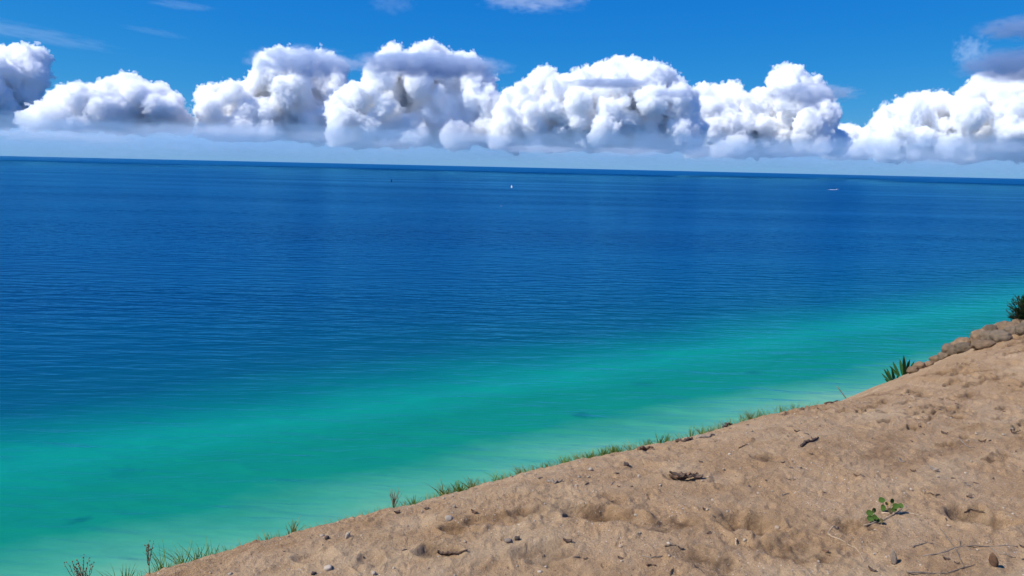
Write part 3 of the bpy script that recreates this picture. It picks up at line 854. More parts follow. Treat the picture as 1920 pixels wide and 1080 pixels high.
def resample(pts, n):
    pts = np.asarray(pts, float)
    L = np.concatenate([[0], np.cumsum(np.linalg.norm(np.diff(pts, axis=0), axis=1))])
    t = np.linspace(0, L[-1], n)
    out = np.stack([np.interp(t, L, pts[:, k]) for k in range(pts.shape[1])], 1)
    if len(pts) > 2:
        for _ in range(2): out[1:-1] = .5 * out[1:-1] + .25 * (out[:-2] + out[2:])
    return out

def ground_stick(name, poly, thick, mat, label, category, seed, lift=.6, knots=.25, group=None, n=None, side=None):
    """A stick lying on the sand along a line of photograph pixels."""
    rs = np.random.RandomState(seed)
    g = np.array([at(x, y) for x, y in poly])
    n = n or max(6, 4 * len(poly))
    pts = resample(g, n)
    z = dune_z(pts[:, 0], pts[:, 1]) + EYE[2]
    r0 = thick / 2
    pts[:, 2] = .55 * np.maximum(z, pts[:, 2]) + .45 * np.linspace(z[0], z[-1], n)
    pts[:, 2] = np.maximum(pts[:, 2], z - r0 * .3) + r0 * lift
    pts += rs.normal(size=pts.shape) * r0 * .35
    t = np.linspace(0, 1, n)
    rad = r0 * (1 - .55 * t) * (1 + knots * rs.uniform(-1, 1, n))
    parts = [tube(pts, rad)]
    for (q, ang, ln) in side or ():
        k = int(q * (n - 1)); d = pts[min(k + 1, n - 1)] - pts[max(k - 1, 0)]; d /= np.linalg.norm(d)
        s = np.array([d[0] * math.cos(ang) - d[1] * math.sin(ang), d[0] * math.sin(ang) + d[1] * math.cos(ang), .35])
        sp = pts[k] + np.outer(np.linspace(0, ln, 5), s)
        parts.append(tube(sp, np.linspace(rad[k] * .8, rad[k] * .3, 5), 5))
    P, Q = join(parts); c = pts[0].copy()
    o = link(name, np_mesh(name, P - c, Q), mat=mat, loc=c)
    tag(o, label, category, group)
    return o

STICKS = [  # name, polyline px, thickness m, material, label, category
    ('branch', [(1502, 838), (1506, 832), (1519, 828), (1533, 823)], .020, WOOD_DARK, 'thick dark bent branch lying below the crest, right of centre', 'branch', [(.6, .8, .03)]),
    ('root', [(820, 1038), (842, 1043), (860, 1042), (868, 1037), (876, 1034)], .014, WOOD_DARK, 'dark crooked root bridging the hollow at lower left of centre', 'root', [(.3, 1.2, .035), (.7, 1.0, .02)]),
    ('twig', [(1619, 987), (1647, 981), (1673, 967), (1699, 950)], .006, WOOD_PALE, 'pale curved twig running up beside the green sprout', 'twig', None),
    ('twig', [(1653, 963), (1678, 964), (1699, 961), (1733, 968)], .007, WOOD_PALE, 'pale level twig crossing the curved twig right of the sprout', 'twig', [(.45, .5, .06)]),
    ('root', [(1572, 989), (1551, 997), (1554, 1005), (1585, 1016), (1609, 1031), (1621, 1054)], .005, WOOD_PALE, 'thin pale hooked root below and left of the green sprout', 'root', None),
    ('twig', [(1730, 1044), (1767, 1037), (1808, 1023), (1845, 1026), (1907, 1026)], .006, WOOD_GREY, 'longest grey twig lying along the lower right corner', 'twig', [(.5, .7, .05)]),
    ('twig', [(1763, 992), (1780, 1015), (1795, 1038), (1806, 1062)], .005, WOOD_GREY, 'grey twig running down across the longest twig', 'twig', None),
    ('twig', [(1700, 1073), (1772, 1077), (1803, 1067), (1829, 1059)], .006, WOOD_GREY, 'curved grey twig at the bottom edge, right corner', 'twig', None),
    ('twig', [(1860, 1031), (1881, 1041), (1904, 1046)], .005, WOOD_GREY, 'short grey twig forking down from the longest twig', 'twig', None),
    ('twig', [(1798, 823), (1815, 839), (1827, 839)], .008, WOOD_GREY, 'bent grey twig alone on the slope below the boulders', 'twig', None),
    ('twig', [(1523, 868), (1538, 878)], .006, WOOD_GREY, 'short slanting twig below the thick dark branch', 'twig', None),
    ('twig', [(1733, 927), (1748, 930), (1761, 928)], .008, WOOD_DARK, 'dark curved twig above the pale level twig', 'twig', None),
    ('twig', [(1808, 962), (1829, 957), (1846, 963)], .007, WOOD_DARK, 'dark twig arched over the pit at right', 'twig', [(.8, .9, .04)]),
    ('twig', [(1895, 806), (1897, 814), (1914, 809)], .008, WOOD_DARK, 'hooked dark twig at the right picture edge', 'twig', None),
    ('twig', [(1471, 897), (1480, 901), (1493, 900)], .008, WOOD_DARK, 'dark forked twig below the crest, left of the slanting twig', 'twig', [(.4, .6, .03)]),
    ('twig', [(1712, 1026), (1733, 1019), (1748, 1019)], .006, WOOD_GREY, 'short level grey twig above the dry grey leaf', 'twig', None),
    ('twig', [(1204, 1042), (1221, 1048), (1243, 1044)], .006, WOOD_GREY, 'sagging thin twig near the bottom, right of centre', 'twig', None),
    ('twig', [(1246, 1026), (1268, 1023)], .006, WOOD_DARK, 'short dark twig just above the sagging twig', 'twig', None),
    ('twig', [(1257, 1079), (1259, 1071), (1263, 1066)], .008, WOOD_DARK, 'dark twig end rising at the bottom edge', 'twig', None),
    ('twig', [(1212, 1061), (1231, 1061)], .008, BARK_BROWN, 'short brown twig under the sagging twig', 'twig', None),
    ('twig', [(1385, 841), (1401, 834)], .009, BARK_BROWN, 'slanting brown twig just under the crest, left of the branch', 'twig', None),
    ('twig', [(1146, 910), (1152, 903)], .006, WOOD_GREY, 'tiny upright-looking twig above the long furrow', 'twig', None),
    ('twig', [(1379, 1011), (1381, 1026)], .006, WOOD_PALE, 'short pale twig pointing at the viewer under the round pit', 'twig', None),
    ('twig', [(1466, 930), (1479, 925)], .006, WOOD_GREY, 'small grey twig left of the pebbly patch', 'twig', None),
    ('driftwood', [(1270, 828), (1284, 827), (1299, 824)], .028, WOOD_DARK, 'dark driftwood piece on the crest, right of the grass', 'driftwood', [(.2, 1.4, .03)]),
    ('driftwood', [(1304, 823), (1320, 821), (1339, 816)], .024, WOOD_GREY, 'grey driftwood piece lying right of the dark one', 'driftwood', None),
    ('bark_piece', [(1198, 844), (1210, 843), (1222, 842)], .024, BARK_BROWN, 'brown bark piece at the crest below the grass blades', 'bark', None),
    ('bark_piece', [(1026, 903), (1038, 906), (1053, 903)], .018, WOOD_GREY, 'grey bark piece on pebbly sand left of centre', 'bark', None),
    ('bark_piece', [(1546, 757), (1560, 753), (1574, 750)], .018, BARK_BROWN, 'brown bark piece on the crest left of the leaning stick', 'bark', None),
    ('bark_piece', [(1355, 797), (1366, 794), (1374, 793)], .022, WOOD_DARK, 'dark bark knob on the crest under the thin grass', 'bark', [(.3, 1.2, .03)]),
]
for i, (nm, poly, th, mat, lab, cat, side) in enumerate(STICKS):
    ground_stick(nm, poly, th, mat, lab, cat, 700 + i, side=side)

# flat chips and a heap of rotten bark
def chip_mesh(name, L, W, T, seed):
    rs = np.random.RandomState(seed); n = 7
    t = np.linspace(-1, 1, n); w = W / 2 * (1 - t ** 2 * .75) * (1 + .3 * rs.uniform(-1, 1, n)); x = t * L / 2
    curl = T * 1.2 * t ** 2
    top = np.stack([x, w, curl + T / 2], 1), np.stack([x, -w, curl + T / 2 * rs.uniform(.3, 1, n)], 1)
    bot = np.stack([x, w, curl - T / 2], 1), np.stack([x, -w, curl - T / 2], 1)
    P = np.vstack([top[0], top[1], bot[1], bot[0]]); Q = []
    for i in range(n - 1):
        for a in range(4):
            b = (a + 1) % 4
            Q.append([a * n + i, a * n + i + 1, b * n + i + 1, b * n + i])
    Q.append([0, n, 2 * n, 3 * n]); Q.append([4 * n - 1, 3 * n - 1, 2 * n - 1, n - 1])
    return np_mesh(name, P, np.array(Q)[:, ::-1], False)
CHIPS = [  # x, y, w px, mat, label
    (1064, 1017, 18, WOOD_DARK, 'dark wood chip below the left end of the long furrow'),
    (1163, 1048, 11, WOOD_DARK, 'small dark wood chip left of the sagging twig'),
    (1098, 1049, 9, WOOD_DARK, 'dark chip standing up near the bottom, left of the sagging twig'),
    (1276, 1030, 12, WOOD_DARK, 'dark chip right of the short dark twig'),
    (1548, 1035, 12, BARK_BROWN, 'brown chip below the hooked pale root'),
    (1773, 1049, 11, WOOD_DARK, 'dark chip under the middle of the longest twig'),
    (1794, 1057, 9, WOOD_DARK, 'small dark chip near the foot of the down-running twig'),
    (1634, 1070, 14, WOOD_DARK, 'dark chip at the bottom edge left of the curved grey twig'),
    (1817, 932, 10, WOOD_DARK, 'dark chip above the arched twig'),
    (1813, 910, 10, WOOD_GREY, 'grey chip higher up the slope above the arched twig'),
    (1607, 893, 12, BARK_BROWN, 'brown chip above the green sprout, to its left'),
    (1711, 884, 11, BARK_BROWN, 'reddish brown chip on clean sand above the sprout'),
    (1752, 882, 15, WOOD_GREY, 'grey-brown leaf-shaped chip right of the reddish chip'),
    (1520, 853, 8, WOOD_DARK, 'small dark chip right below the thick branch'),
    (1494, 810, 11, WOOD_DARK, 'dark chip just below the crest above the thick branch'),
    (1771, 814, 12, WOOD_DARK, 'dark chip left of the bent twig under the boulders'),
    (1916, 1026, 8, WOOD_DARK, 'dark chip at the right end of the longest twig'),
    (1842, 829, 12, BARK_BROWN, 'brown chip right of the bent twig under the boulders'),
    (1690, 866, 12, WOOD_GREY, 'grey chip alone on the open slope'),
    (1330, 1002, 10, WOOD_DARK, 'dark chip left below the round pit'),
    (1322, 957, 12, WOOD_DARK, 'dark chip above the round pit, right of centre'),
    (1160, 913, 8, WOOD_DARK, 'tiny dark chip right of the tiny upright-looking twig'),
    (744, 962, 14, WOOD_DARK, 'dark chip on the crest beside the dry weed'),
    (800, 955, 10, WOOD_DARK, 'dark chip just below the left crest grass'),
    (889, 962, 14, BARK_BROWN, 'brown chip right of the blocky pale stone'),
    (1468, 868, 9, WOOD_DARK, 'dark chip left of the short slanting twig')]
for i, (x, y, w, mat, lab) in enumerate(CHIPS):
    p = at(x, y); k = mm_per_px(p); L = w * k * .92
    o = link('wood_chip', chip_mesh('wood_chip', L, L * .45, L * .18, 800 + i), mat=mat)
    o.location = (p[0], p[1], p[2] + L * .10); o.rotation_euler = (.35 * math.sin(i * 1.7), .25 * math.sin(i * 2.9), -math.atan2(p[0], p[1]) + .6 * math.sin(i * 4.1))
    tag(o, lab, 'wood chip', 'wood chips on the sand')
p = at(1286, 899); k = mm_per_px(p)
heap = tag(link('rotten_bark', None, loc=p), 'dark heap of splintered rotten bark below the mid crest', 'bark')
for i in range(9):
    L = np.random.RandomState(900 + i).uniform(.04, .10)
    o = link('splinter', chip_mesh('splinter', L, .018, .010, 910 + i), heap, WOOD_DARK if i % 3 else BARK_BROWN)
    o.location = ((i - 4) * .013, .02 * math.sin(i * 2.2), .012 + .006 * (i % 3)); o.rotation_euler = (.3 * math.sin(i), -.12 + .2 * math.sin(i * 1.9), .25 * math.sin(i * 3.1) - .1)

# dry curled leaves standing in the sand
def curled_leaf(name, W, H, seed):
    rs = np.random.RandomState(seed); n, m = 9, 6
    P = []; Q = []
    for i in range(n):
        t = i / (n - 1); w = W * math.sin(math.pi * (.15 + .83 * t)) ** .8 * .5
        for j in range(m):
            s = -1 + 2 * j / (m - 1)
            P.append((w * s, .45 * w * (1 - s * s) + .2 * H * t * t, H * t))
    for i in range(n - 1):
        for j in range(m - 1):
            Q.append((i * m + j, i * m + j + 1, (i + 1) * m + j + 1, (i + 1) * m + j))
    P = np.array(P); P += rs.normal(size=P.shape) * W * .02
    me = np_mesh(name, P, np.array(Q)); return me
for x, y, w, h, mat, lab in ((1677, 1058, 10, 26, WOOD_GREY, 'grey dry leaf standing upright near the bottom right'),
                             (1864, 1062, 13, 22, BARK_BROWN, 'brown dry leaf standing at the lower right corner')):
    p = at(x, y); k = mm_per_px(p)
    o = link('dry_leaf', curled_leaf('dry_leaf', w * k, h * k, int(x)), mat=mat, loc=p - np.array([0, 0, .003]))
    o.rotation_euler = (.1, .15, -math.atan2(p[0], p[1]) + 2.8)
    so = o.modifiers.new('thickness', 'SOLIDIFY'); so.thickness = .0012
    tag(o, lab, 'leaf')

# ---------------------------------------------------------------- plants
def leaf_mat(name, c1, c2, trans=.25):
    m, n, l, b = new_mat(name)
    tc = n.new('ShaderNodeTexCoord'); nz = n.new('ShaderNodeTexNoise'); nz.inputs['Scale'].default_value = 14
    l.new(tc.outputs['Object'], nz.inputs['Vector'])
    c = ramp(n, l, nz.outputs['Fac'], [(.3, c1), (.7, c2)])
    l.new(c, b.inputs['Base Color']); b.inputs['Roughness'].default_value = .75; b.inputs['Specular IOR Level'].default_value = .2
    tr = n.new('ShaderNodeBsdfTranslucent'); l.new(c, tr.inputs['Color'])
    mx = n.new('ShaderNodeMixShader'); mx.inputs[0].default_value = trans
    l.new(b.outputs[0], mx.inputs[1]); l.new(tr.outputs[0], mx.inputs[2])
    l.new(mx.outputs[0], n['Material Output'].inputs['Surface'])
    return m
GRASS_M = leaf_mat('grass_green', (.10, .18, .02), (.20, .30, .05))
GRASS_DRY = leaf_mat('grass_dry', (.20, .23, .05), (.33, .31, .11))
SPIKE_M = leaf_mat('spiky_leaf', (.02, .075, .02), (.045, .13, .03), .25)
LEAF_M = leaf_mat('sprout_leaf', (.035, .075, .010), (.075, .13, .018), .15)
LEAF_Y = leaf_mat('sprout_leaf_yellow', (.42, .25, .06), (.50, .32, .10))
LEAF_B = leaf_mat('sprout_leaf_brown', (.10, .07, .03), (.14, .11, .04))
NEEDLE_M = leaf_mat('needles', (.008, .026, .006), (.024, .055, .012), .1)
STEM_M = simple_mat('weed_stem', (.24, .19, .11), .9, .3, 80.0)
SEED_M = simple_mat('seed_head', (.15, .12, .06), .9, .35, 90.0)

def blade(root, tip, width, bend, n=5):
    """A tapering, folded grass blade from root to tip, sagging sideways by bend."""
    t = np.linspace(0, 1, n)[:, None]
    mid = root + (tip - root) * t + np.asarray(bend) * (t * t * (1 - .25 * t)) - np.array([0, 0, 1]) * np.linalg.norm(bend) * .2 * t ** 3
    d = tip - root
    side = np.cross(d, [0.2, 1, .3]); side /= np.linalg.norm(side) + 1e-9
    w = width / 2 * (1 - t ** 1.6) + .0004
    fold = np.cross(side, d); fold /= np.linalg.norm(fold) + 1e-9
    P = np.vstack([mid - side * w, mid + fold * w * .5, mid + side * w])
    Q = []
    for i in range(n - 1):
        for a in (0, n): Q.append([a + i, a + n + i, a + n + i + 1, a + i + 1])
    return P, np.array(Q)

_azs = np.radians(np.linspace(-42, 42, 400)); _rs_ = np.geomspace(2, 14, 1200)
_X = np.sin(_azs)[:, None] * _rs_; _Y = np.cos(_azs)[:, None] * _rs_
_Z = dune_base(_X, _Y); _K = np.argmax(_Z / _rs_, 1)
_I = np.arange(len(_azs)); _D = np.stack([_X[_I, _K], _Y[_I, _K], _Z[_I, _K]], 1); _C = _D @ CF
SIL_X, SIL_Y, SIL_R = 960 + F * (_D @ CR) / _C, 540 - F * (_D @ CU) / _C, _rs_[_K]
def behind_crest(px, py_top, push=1.04):
    """Root on the far side of the crest and the height that brings the tip to py_top."""
    r = float(np.interp(px, SIL_X, SIL_R)) * push
    d = ray(px, py_top); h = math.hypot(d[0], d[1])
    x, y = d[0] / h * r, d[1] / h * r
    zt = d[2] / h * r
    z = float(dune_z(x, y)[0])
    return np.array([x, y, z + EYE[2]]), max(zt - z, .03), math.hypot(r, zt) / F

def tuft(name, px, ytop, wpx, n, seed, mat, label, category='grass tuft', lean=(-.3, 0), width=.0030, push=1.035, spread=1.0, group='grass tufts along the crest'):
    rs = np.random.RandomState(seed)
    p, H, k = behind_crest(px, ytop, push)
    parts = []
    for i in range(n):
        a = rs.uniform(0, 6.28); rr = wpx * k * .25 * math.sqrt(rs.uniform())
        root = np.array([rr * math.cos(a), rr * math.sin(a), -.01])
        hh = H * rs.uniform(.6, 1.05)
        tip = root + np.array([rs.normal() * wpx * k * .28 * spread, rs.normal() * wpx * k * .2 * spread, hh])
        bend = np.array([lean[0] + rs.normal() * .18, lean[1] + rs.normal() * .18, 0]) * hh
        parts.append(blade(root, tip, width * rs.uniform(.7, 1.2), bend))
    P, Q = join(parts)
    root_z = dune_z(p[0] + P[:, 0] * 0, p[1] + P[:, 1] * 0)
    o = link(name, np_mesh(name, P, Q), mat=mat, loc=p)
    tag(o, label, category, group)

TUFTS = [  # x, top y, width px, blades, material, lean, label
    (548, 972, 22, 26, GRASS_DRY, (.1, 0), 'short yellowish grass tuft alone on the left crest'),
    (348, 1018, 60, 34, GRASS_M, (-.7, 0), 'grass tuft bowed to the left, at the far left of the crest'),
    (237, 1054, 14, 12, GRASS_M, (.15, 0), 'small upright grass tuft between the two dry weeds at bottom left'),
    (212, 1060, 34, 10, GRASS_M, (-.6, 0), 'thin drooping grass left of the small upright tuft at bottom left'),
    (300, 1020, 40, 14, GRASS_M, (-.4, 0), 'thin grass between the tall dry weed and the bowed tuft'),
    (385, 1018, 46, 14, GRASS_M, (-.3, 0), 'sparse grass right of the bowed tuft on the left crest'),
    (500, 994, 30, 12, GRASS_DRY, (-.4, 0), 'sparse dry grass left of the short yellowish tuft'),
    (776, 930, 26, 18, GRASS_M, (.1, 0), 'small green tuft right beside the dry weed on the crest'),
    (838, 904, 44, 40, GRASS_DRY, (-.35, 0), 'wide yellow-green tuft leaning left, on the crest left of centre'),
    (862, 904, 30, 34, GRASS_M, (.05, 0), 'green tuft joined to the wide yellow-green one, on its right'),
    (887, 895, 34, 26, GRASS_DRY, (-.3, 0), 'leaning dry tuft right of the wide yellow-green pair'),
    (935, 890, 40, 16, GRASS_M, (-.2, 0), 'thin low grass on the crest just left of the picture centre'),
    (976, 872, 26, 18, GRASS_DRY, (-.4, 0), 'tall thin dry tuft leaning left at the picture centre'),
    (1022, 872, 36, 18, GRASS_M, (-.1, 0), 'low green grass just right of the picture centre'),
    (1062, 856, 26, 26, GRASS_M, (.0, 0), 'bright green tuft with two upright blades, right of centre'),
    (1086, 852, 30, 28, GRASS_DRY, (-.3, 0), 'dry-tinged tuft left of the bright green crest clump'),
    (1108, 848, 30, 46, GRASS_M, (.05, 0), 'dense bright green clump on the mid crest'),
    (1131, 840, 22, 34, GRASS_M, (.05, 0), 'narrow green tuft between two dense clumps'),
    (1154, 836, 26, 50, GRASS_M, (.1, 0), 'densest bushy green tuft at the end of the mid crest clumps'),
    (1190, 834, 40, 16, GRASS_DRY, (-.3, 0), 'faint dry grass right of the bushy tuft'),
    (1218, 824, 18, 16, GRASS_M, (.0, 0), 'small green tuft left of the tall upright blades'),
    (1240, 812, 22, 16, GRASS_M, (.1, 0), 'tall upright green blades on the crest, right of the clumps'),
    (1252, 812, 14, 10, GRASS_M, (.05, 0), 'few green blades right next to the tall upright ones'),
    (1297, 800, 10, 12, GRASS_M, (.1, 0), 'single narrow green tuft before the driftwood pieces'),
    (1322, 800, 44, 14, GRASS_M, (-.1, 0), 'wispy grass behind the driftwood pieces'),
    (1408, 770, 34, 24, GRASS_DRY, (-.3, 0), 'yellowish wispy tuft on the crest above the brown twig'),
    (1424, 772, 14, 10, GRASS_M, (.0, 0), 'few green blades right of the yellowish wispy tuft'),
    (1468, 762, 18, 12, GRASS_M, (.0, 0), 'tiny green tuft near the crest hump'),
    (1492, 758, 24, 14, GRASS_M, (-.2, 0), 'tiny wispy tuft right at the crest hump'),
    (1840, 606, 24, 16, GRASS_M, (-.4, 0), 'small dark green tuft behind the boulders'),
]
for i, (x, yt, w, n, mat, lean, lab) in enumerate(TUFTS):
    tuft('grass_tuft', x, yt - 6, w, n, 1200 + i, mat, lab, lean=lean)
# sparse grass along the whole edge
for nm, mat, num, seed, lab in (('sparse_green_grass', GRASS_M, 620, 77, 'sparse thin green blades all along the dune crest'),
                                ('sparse_dry_grass', GRASS_DRY, 1100, 78, 'sparse thin yellowish blades all along the dune crest')):
    rs = np.random.RandomState(seed)
    parts = []; base = None
    for i in range(num):
        px = rs.uniform(120, 1530) if rs.uniform() < .6 else rs.choice((760, 850, 980, 1075, 1150, 1250, 1330, 1410)) + rs.normal() * 26
        push = rs.uniform(1.02, 1.10)
        sy = float(np.interp(px, SIL_X, SIL_Y))
        p, H, k = behind_crest(px, sy - rs.uniform(2, 20), push)
        if base is None: base = p
        root = p - base + np.array([0, 0, -.01]); lean = rs.normal(-.25, .3)
        parts.append(blade(root, root + np.array([rs.normal() * .015, rs.normal() * .015, H]), .0024, np.array([lean, rs.normal() * .15, 0]) * H))
    P, Q = join(parts)
    tag(link(nm, np_mesh(nm, P, Q), mat=mat, loc=base), lab, 'grass', kind='stuff')

# dry weeds with seed heads
def weed(px, ytop, n_br, seed, label, heads=True, spread=.3):
    rs = np.random.RandomState(seed)
    p, H, k = behind_crest(px, ytop, 1.03)
    root = tag(link('dry_weed', None, loc=p), label, 'weed')
    stems = []; seeds = []
    for i in range(n_br):
        b = rs.uniform(0, .55) if i else 0
        s0 = np.array([0, 0, H * b]); ang = rs.uniform(0, 6.28); ln = H * (1 - b) * rs.uniform(.55, 1)
        tip = s0 + np.array([math.cos(ang) * spread * ln, math.sin(ang) * spread * ln, ln]) if i else np.array([.01, 0, H])
        t = np.linspace(0, 1, 6)[:, None]
        pts = s0 + (tip - s0) * t ** .9 + rs.normal(size=(6, 3)) * .002
        stems.append(tube(pts, np.linspace(.0018, .0007, 6), 5))
        if heads:
            for q in (1.0, .86, .74):
                V, T = ICO2 if False else (None, None)
                c = s0 + (tip - s0) * q + rs.normal(size=3) * .003
                hp = np.array([[1, 0, 0], [-1, 0, 0], [0, 1, 0], [0, -1, 0], [0, 0, 1.5], [0, 0, -1.2]]) * rs.uniform(.0022, .0042) + c
                seeds.append((hp, np.array([[0, 2, 4], [2, 1, 4], [1, 3, 4], [3, 0, 4], [2, 0, 5], [1, 2, 5], [3, 1, 5], [0, 3, 5]])))
    for (nm, prt, mt) in (('stem', stems, STEM_M), ('seed_head', seeds, SEED_M)):
        if not prt: continue
        P, Q = join(prt)
        o = link(nm, np_mesh(nm, P, Q), root, mt)
        o['kind'] = 'stuff'
    return root
weed(738, 914, 16, 41, 'brown branching dry weed on the crest left of centre', False, .45)
weed(275, 1014, 9, 42, 'tall thin dry weed with seed heads at the bottom left', True, .26)
weed(152, 1048, 22, 43, 'bushy dry weed with dark seed heads in the bottom left corner', True, .42)

# leaning stick beyond the crest
p, H, k = behind_crest(1592, 738, 1.02)
tp = ray(1569, 724); r = math.hypot(p[0], p[1]); tp = EYE + tp / math.hypot(tp[0], tp[1]) * r
P, Q = tube(np.linspace(np.array([0, 0, -.03]), (tp - p) , 7), np.linspace(.006, .004, 7), 6)
tag(link('leaning_stick', np_mesh('leaning_stick', P, Q), mat=WOOD_GREY, loc=p), 'thin straight stick leaning out over the water left of the spiky plant', 'stick')

# spiky plant by the boulders: every leaf its own part
def lance(L, W, seed):
    n = 8; t = np.linspace(0, 1, n)
    w = W / 2 * np.sin(np.pi * np.clip(.12 + .88 * t, 0, 1)) ** .8
    c = np.stack([np.zeros(n), .12 * L * t ** 2, L * t], 1)
    P = np.vstack([c - np.stack([w, 0 * w, 0 * w], 1), c + np.stack([0 * w, w * .45, 0 * w], 1), c + np.stack([w, 0 * w, 0 * w], 1)])
    Q = []
    for i in range(n - 1):
        for a in (0, n): Q.append([a + i, a + n + i, a + n + i + 1, a + i + 1])
    return np_mesh('leaf', P, np.array(Q))
lance_me = lance(1, .15, 1); lance_me.materials.append(SPIKE_M)
def spiky(px, ybase, leaves, label):
    p = at(px, ybase) if ybase < 0 else None
    pb, H, k = behind_crest(px, ybase - 6, 1.0)
    root = tag(link('spiky_plant', None, loc=pb), label, 'plant')
    for i, (dx, h, ang) in enumerate(leaves):
        o = link('leaf', lance_me, root); s = h * k
        o.scale = (s * 1.15, s, s); o.location = (dx * k, .02 * math.sin(i * 2.1), -.01)
        o.rotation_euler = (.18 * math.sin(i * 1.7), math.radians(ang), .7 * math.sin(i * 2.7))
spiky(1697, 697, [(0, 36, -4), (3, 30, 8), (-3, 30, -16), (7, 24, 22), (-6, 26, -30), (10, 22, 34), (4, 26, 2), (-8, 22, -42), (-2, 34, -9), (6, 28, 14), (9, 26, 26), (-10, 18, -52)],
      'taller fan of spiky dark green leaves beside the low boulder')
spiky(1674, 708, [(0, 26, -34), (4, 26, -20), (-4, 20, -50), (6, 20, -8), (2, 24, -27), (-7, 16, -60), (8, 16, 6)],
      'lower spiky green plant leaning left beside the taller fan')

# dark bush at the right edge
def bush():
    rs = np.random.RandomState(5)
    p, H, k = behind_crest(1926, 600, .99)
    p[2] = float(dune_z(p[0], p[1])[0]) + EYE[2]
    root = tag(link('evergreen_bush', None, loc=p), 'dark evergreen bush at the right picture edge above the boulders', 'bush')
    R = 30 * k; cz = 26 * k
    P, Q = tube([[0, 0, -.05], [.01, 0, cz * .4], [0, .01, cz]], [.018, .014, .006], 7)
    link('trunk', np_mesh('trunk', P, Q), root, WOOD_DARK)
    br = []; nd = []
    for i in range(230):
        a = rs.uniform(0, 6.28); e = rs.uniform(-.7, 1.4)
        d = np.array([math.cos(a) * math.cos(e), math.sin(a) * math.cos(e), math.sin(e)])
        s0 = np.array([0, 0, cz * rs.uniform(.5, 1.0)]); ln = R * rs.uniform(.55, 1.0) * (1 - .2 * abs(e - .4))
        pts = s0 + np.outer(np.linspace(0, ln, 7), d) + np.array([0, 0, 1]) * (np.linspace(0, 1, 7) ** 2 * ln * .25)[:, None]
        br.append(tube(pts, np.linspace(.004, .0015, 7), 4))
        for j in range(34):
            t = rs.uniform(.25, 1); q = np.array([np.interp(t, np.linspace(0, 1, 7), pts[:, c]) for c in range(3)])
            nd.append(blade(q, q + (d * .7 + rs.normal(size=3) * .45 + np.array([0, 0, .35])) * rs.uniform(.016, .034), .0042, np.zeros(3), 3))
    P, Q = join(br); o = link('branches', np_mesh('branches', P, Q), root, WOOD_DARK); o['kind'] = 'stuff'
    P, Q = join(nd); o = link('crown', np_mesh('crown', P, Q), root, NEEDLE_M); o['kind'] = 'stuff'
bush()

# leafy sprouts in the sand: every leaf its own part
def round_leaf():
    n = 14; P = [(0, 0, 0)]; Q = []
    ring = []
    for i in range(n):
        a = 2 * math.pi * i / n
        r = 1.0 + .16 * math.cos(a) + .05 * math.cos(3 * a)
        x, y = r * math.cos(a), r * .92 * math.sin(a)
        P.append((x * .55, y * .55, .10 * abs(y) * .55)); ring.append((x, y, .28 * y * y + .10 * x * x - .02))
    P += ring
    for i in range(n):
        j = (i + 1) % n
        Q.append((0, 1 + i, 1 + j, 1 + j)); Q.append((1 + i, 1 + n + i, 1 + n + j, 1 + j))
    me = bpy.data.meshes.new('leaf'); me.from_pydata(P, [], [tuple(dict.fromkeys(q)) for q in Q]); me.polygons.foreach_set('use_smooth', [True] * len(me.polygons)); return me
leafs = {}
for nm, m in (('g', LEAF_M), ('y', LEAF_Y), ('b', LEAF_B)):
    leafs[nm] = round_leaf(); leafs[nm].materials.append(m)
def sprout(px, py, leaves, label):
    p = at(px, py); k = mm_per_px(p)
    root = tag(link('leafy_sprout', None, loc=p), label, 'sprout')
    stems = []
    right = np.array([p[1], -p[0], 0]) / math.hypot(p[0], p[1]); back = np.array([p[0], p[1], 0]) / math.hypot(p[0], p[1])
    for i, (x, y, r, c) in enumerate(leaves):
        off = right * (x - px) * k + np.array([0, 0, 1]) * ((py - y) * k * .95 + .004) + back * .012 * math.sin(i * 2.4)
        o = link('leaf', leafs[c], root); s = r * k * .95
        o.scale = (s, s, s); o.location = off
        o.rotation_euler = (1.0 + .35 * math.sin(i * 1.9), .4 * math.sin(i * 2.7), -math.atan2(p[0], p[1]) + .9 * math.sin(i * 1.3))
        t = np.linspace(0, 1, 6)[:, None]
        stems.append(tube(off * t + np.array([0, 0, -.008]) * (1 - t) + right * .004 * np.sin(t * 3.1), np.linspace(.0016, .0008, 6), 5))
        if c != 'g': o['label'] = 'yellow leaf' if c == 'y' else 'browned leaf'
    P, Q = join(stems); link('stem', np_mesh('stem', P, Q), root, STEM_M)
sprout(1664, 962, [(1653, 943, 5.2, 'g'), (1668, 942, 4.6, 'g'), (1674, 947, 5.4, 'g'), (1681, 947, 4.6, 'g'), (1657, 956, 6.2, 'g'), (1667, 957, 4.5, 'b'), (1662, 949.5, 4.2, 'y'), (1672, 953, 4.2, 'g')],
       'leafy green sprout with one yellow leaf, by the pale twigs')
sprout(1638, 980, [(1630, 966, 5.4, 'g'), (1636, 961, 4.6, 'g'), (1632, 974, 5.6, 'g'), (1642, 977, 5.0, 'g'), (1649, 975, 4.4, 'b'), (1638, 970, 4.4, 'g')],
       'lower green sprout just left of the one with a yellow leaf')
# =====================================================================
# boats far out on the lake
# =====================================================================
BOAT_WHITE = simple_mat('boat_white', (.80, .80, .78), .4, .05, 1.0)
BOAT_DARK = simple_mat('boat_dark', (.02, .028, .04), .6, .2, 1.0)
SAIL_WHITE = simple_mat('sail_white', (.85, .85, .83), .8, .04, 1.0)
SAIL_DARK = simple_mat('sail_dark', (.012, .03, .05), .8, .1, 1.0)
MAST_M = simple_mat('mast_metal', (.45, .45, .46), .4, .1, 1.0)
FOAM_M = simple_mat('foam', (.75, .80, .82), .9, .1, .2)
GLASS_M = simple_mat('boat_window', (.03, .04, .05), .15, .1, 1.0)

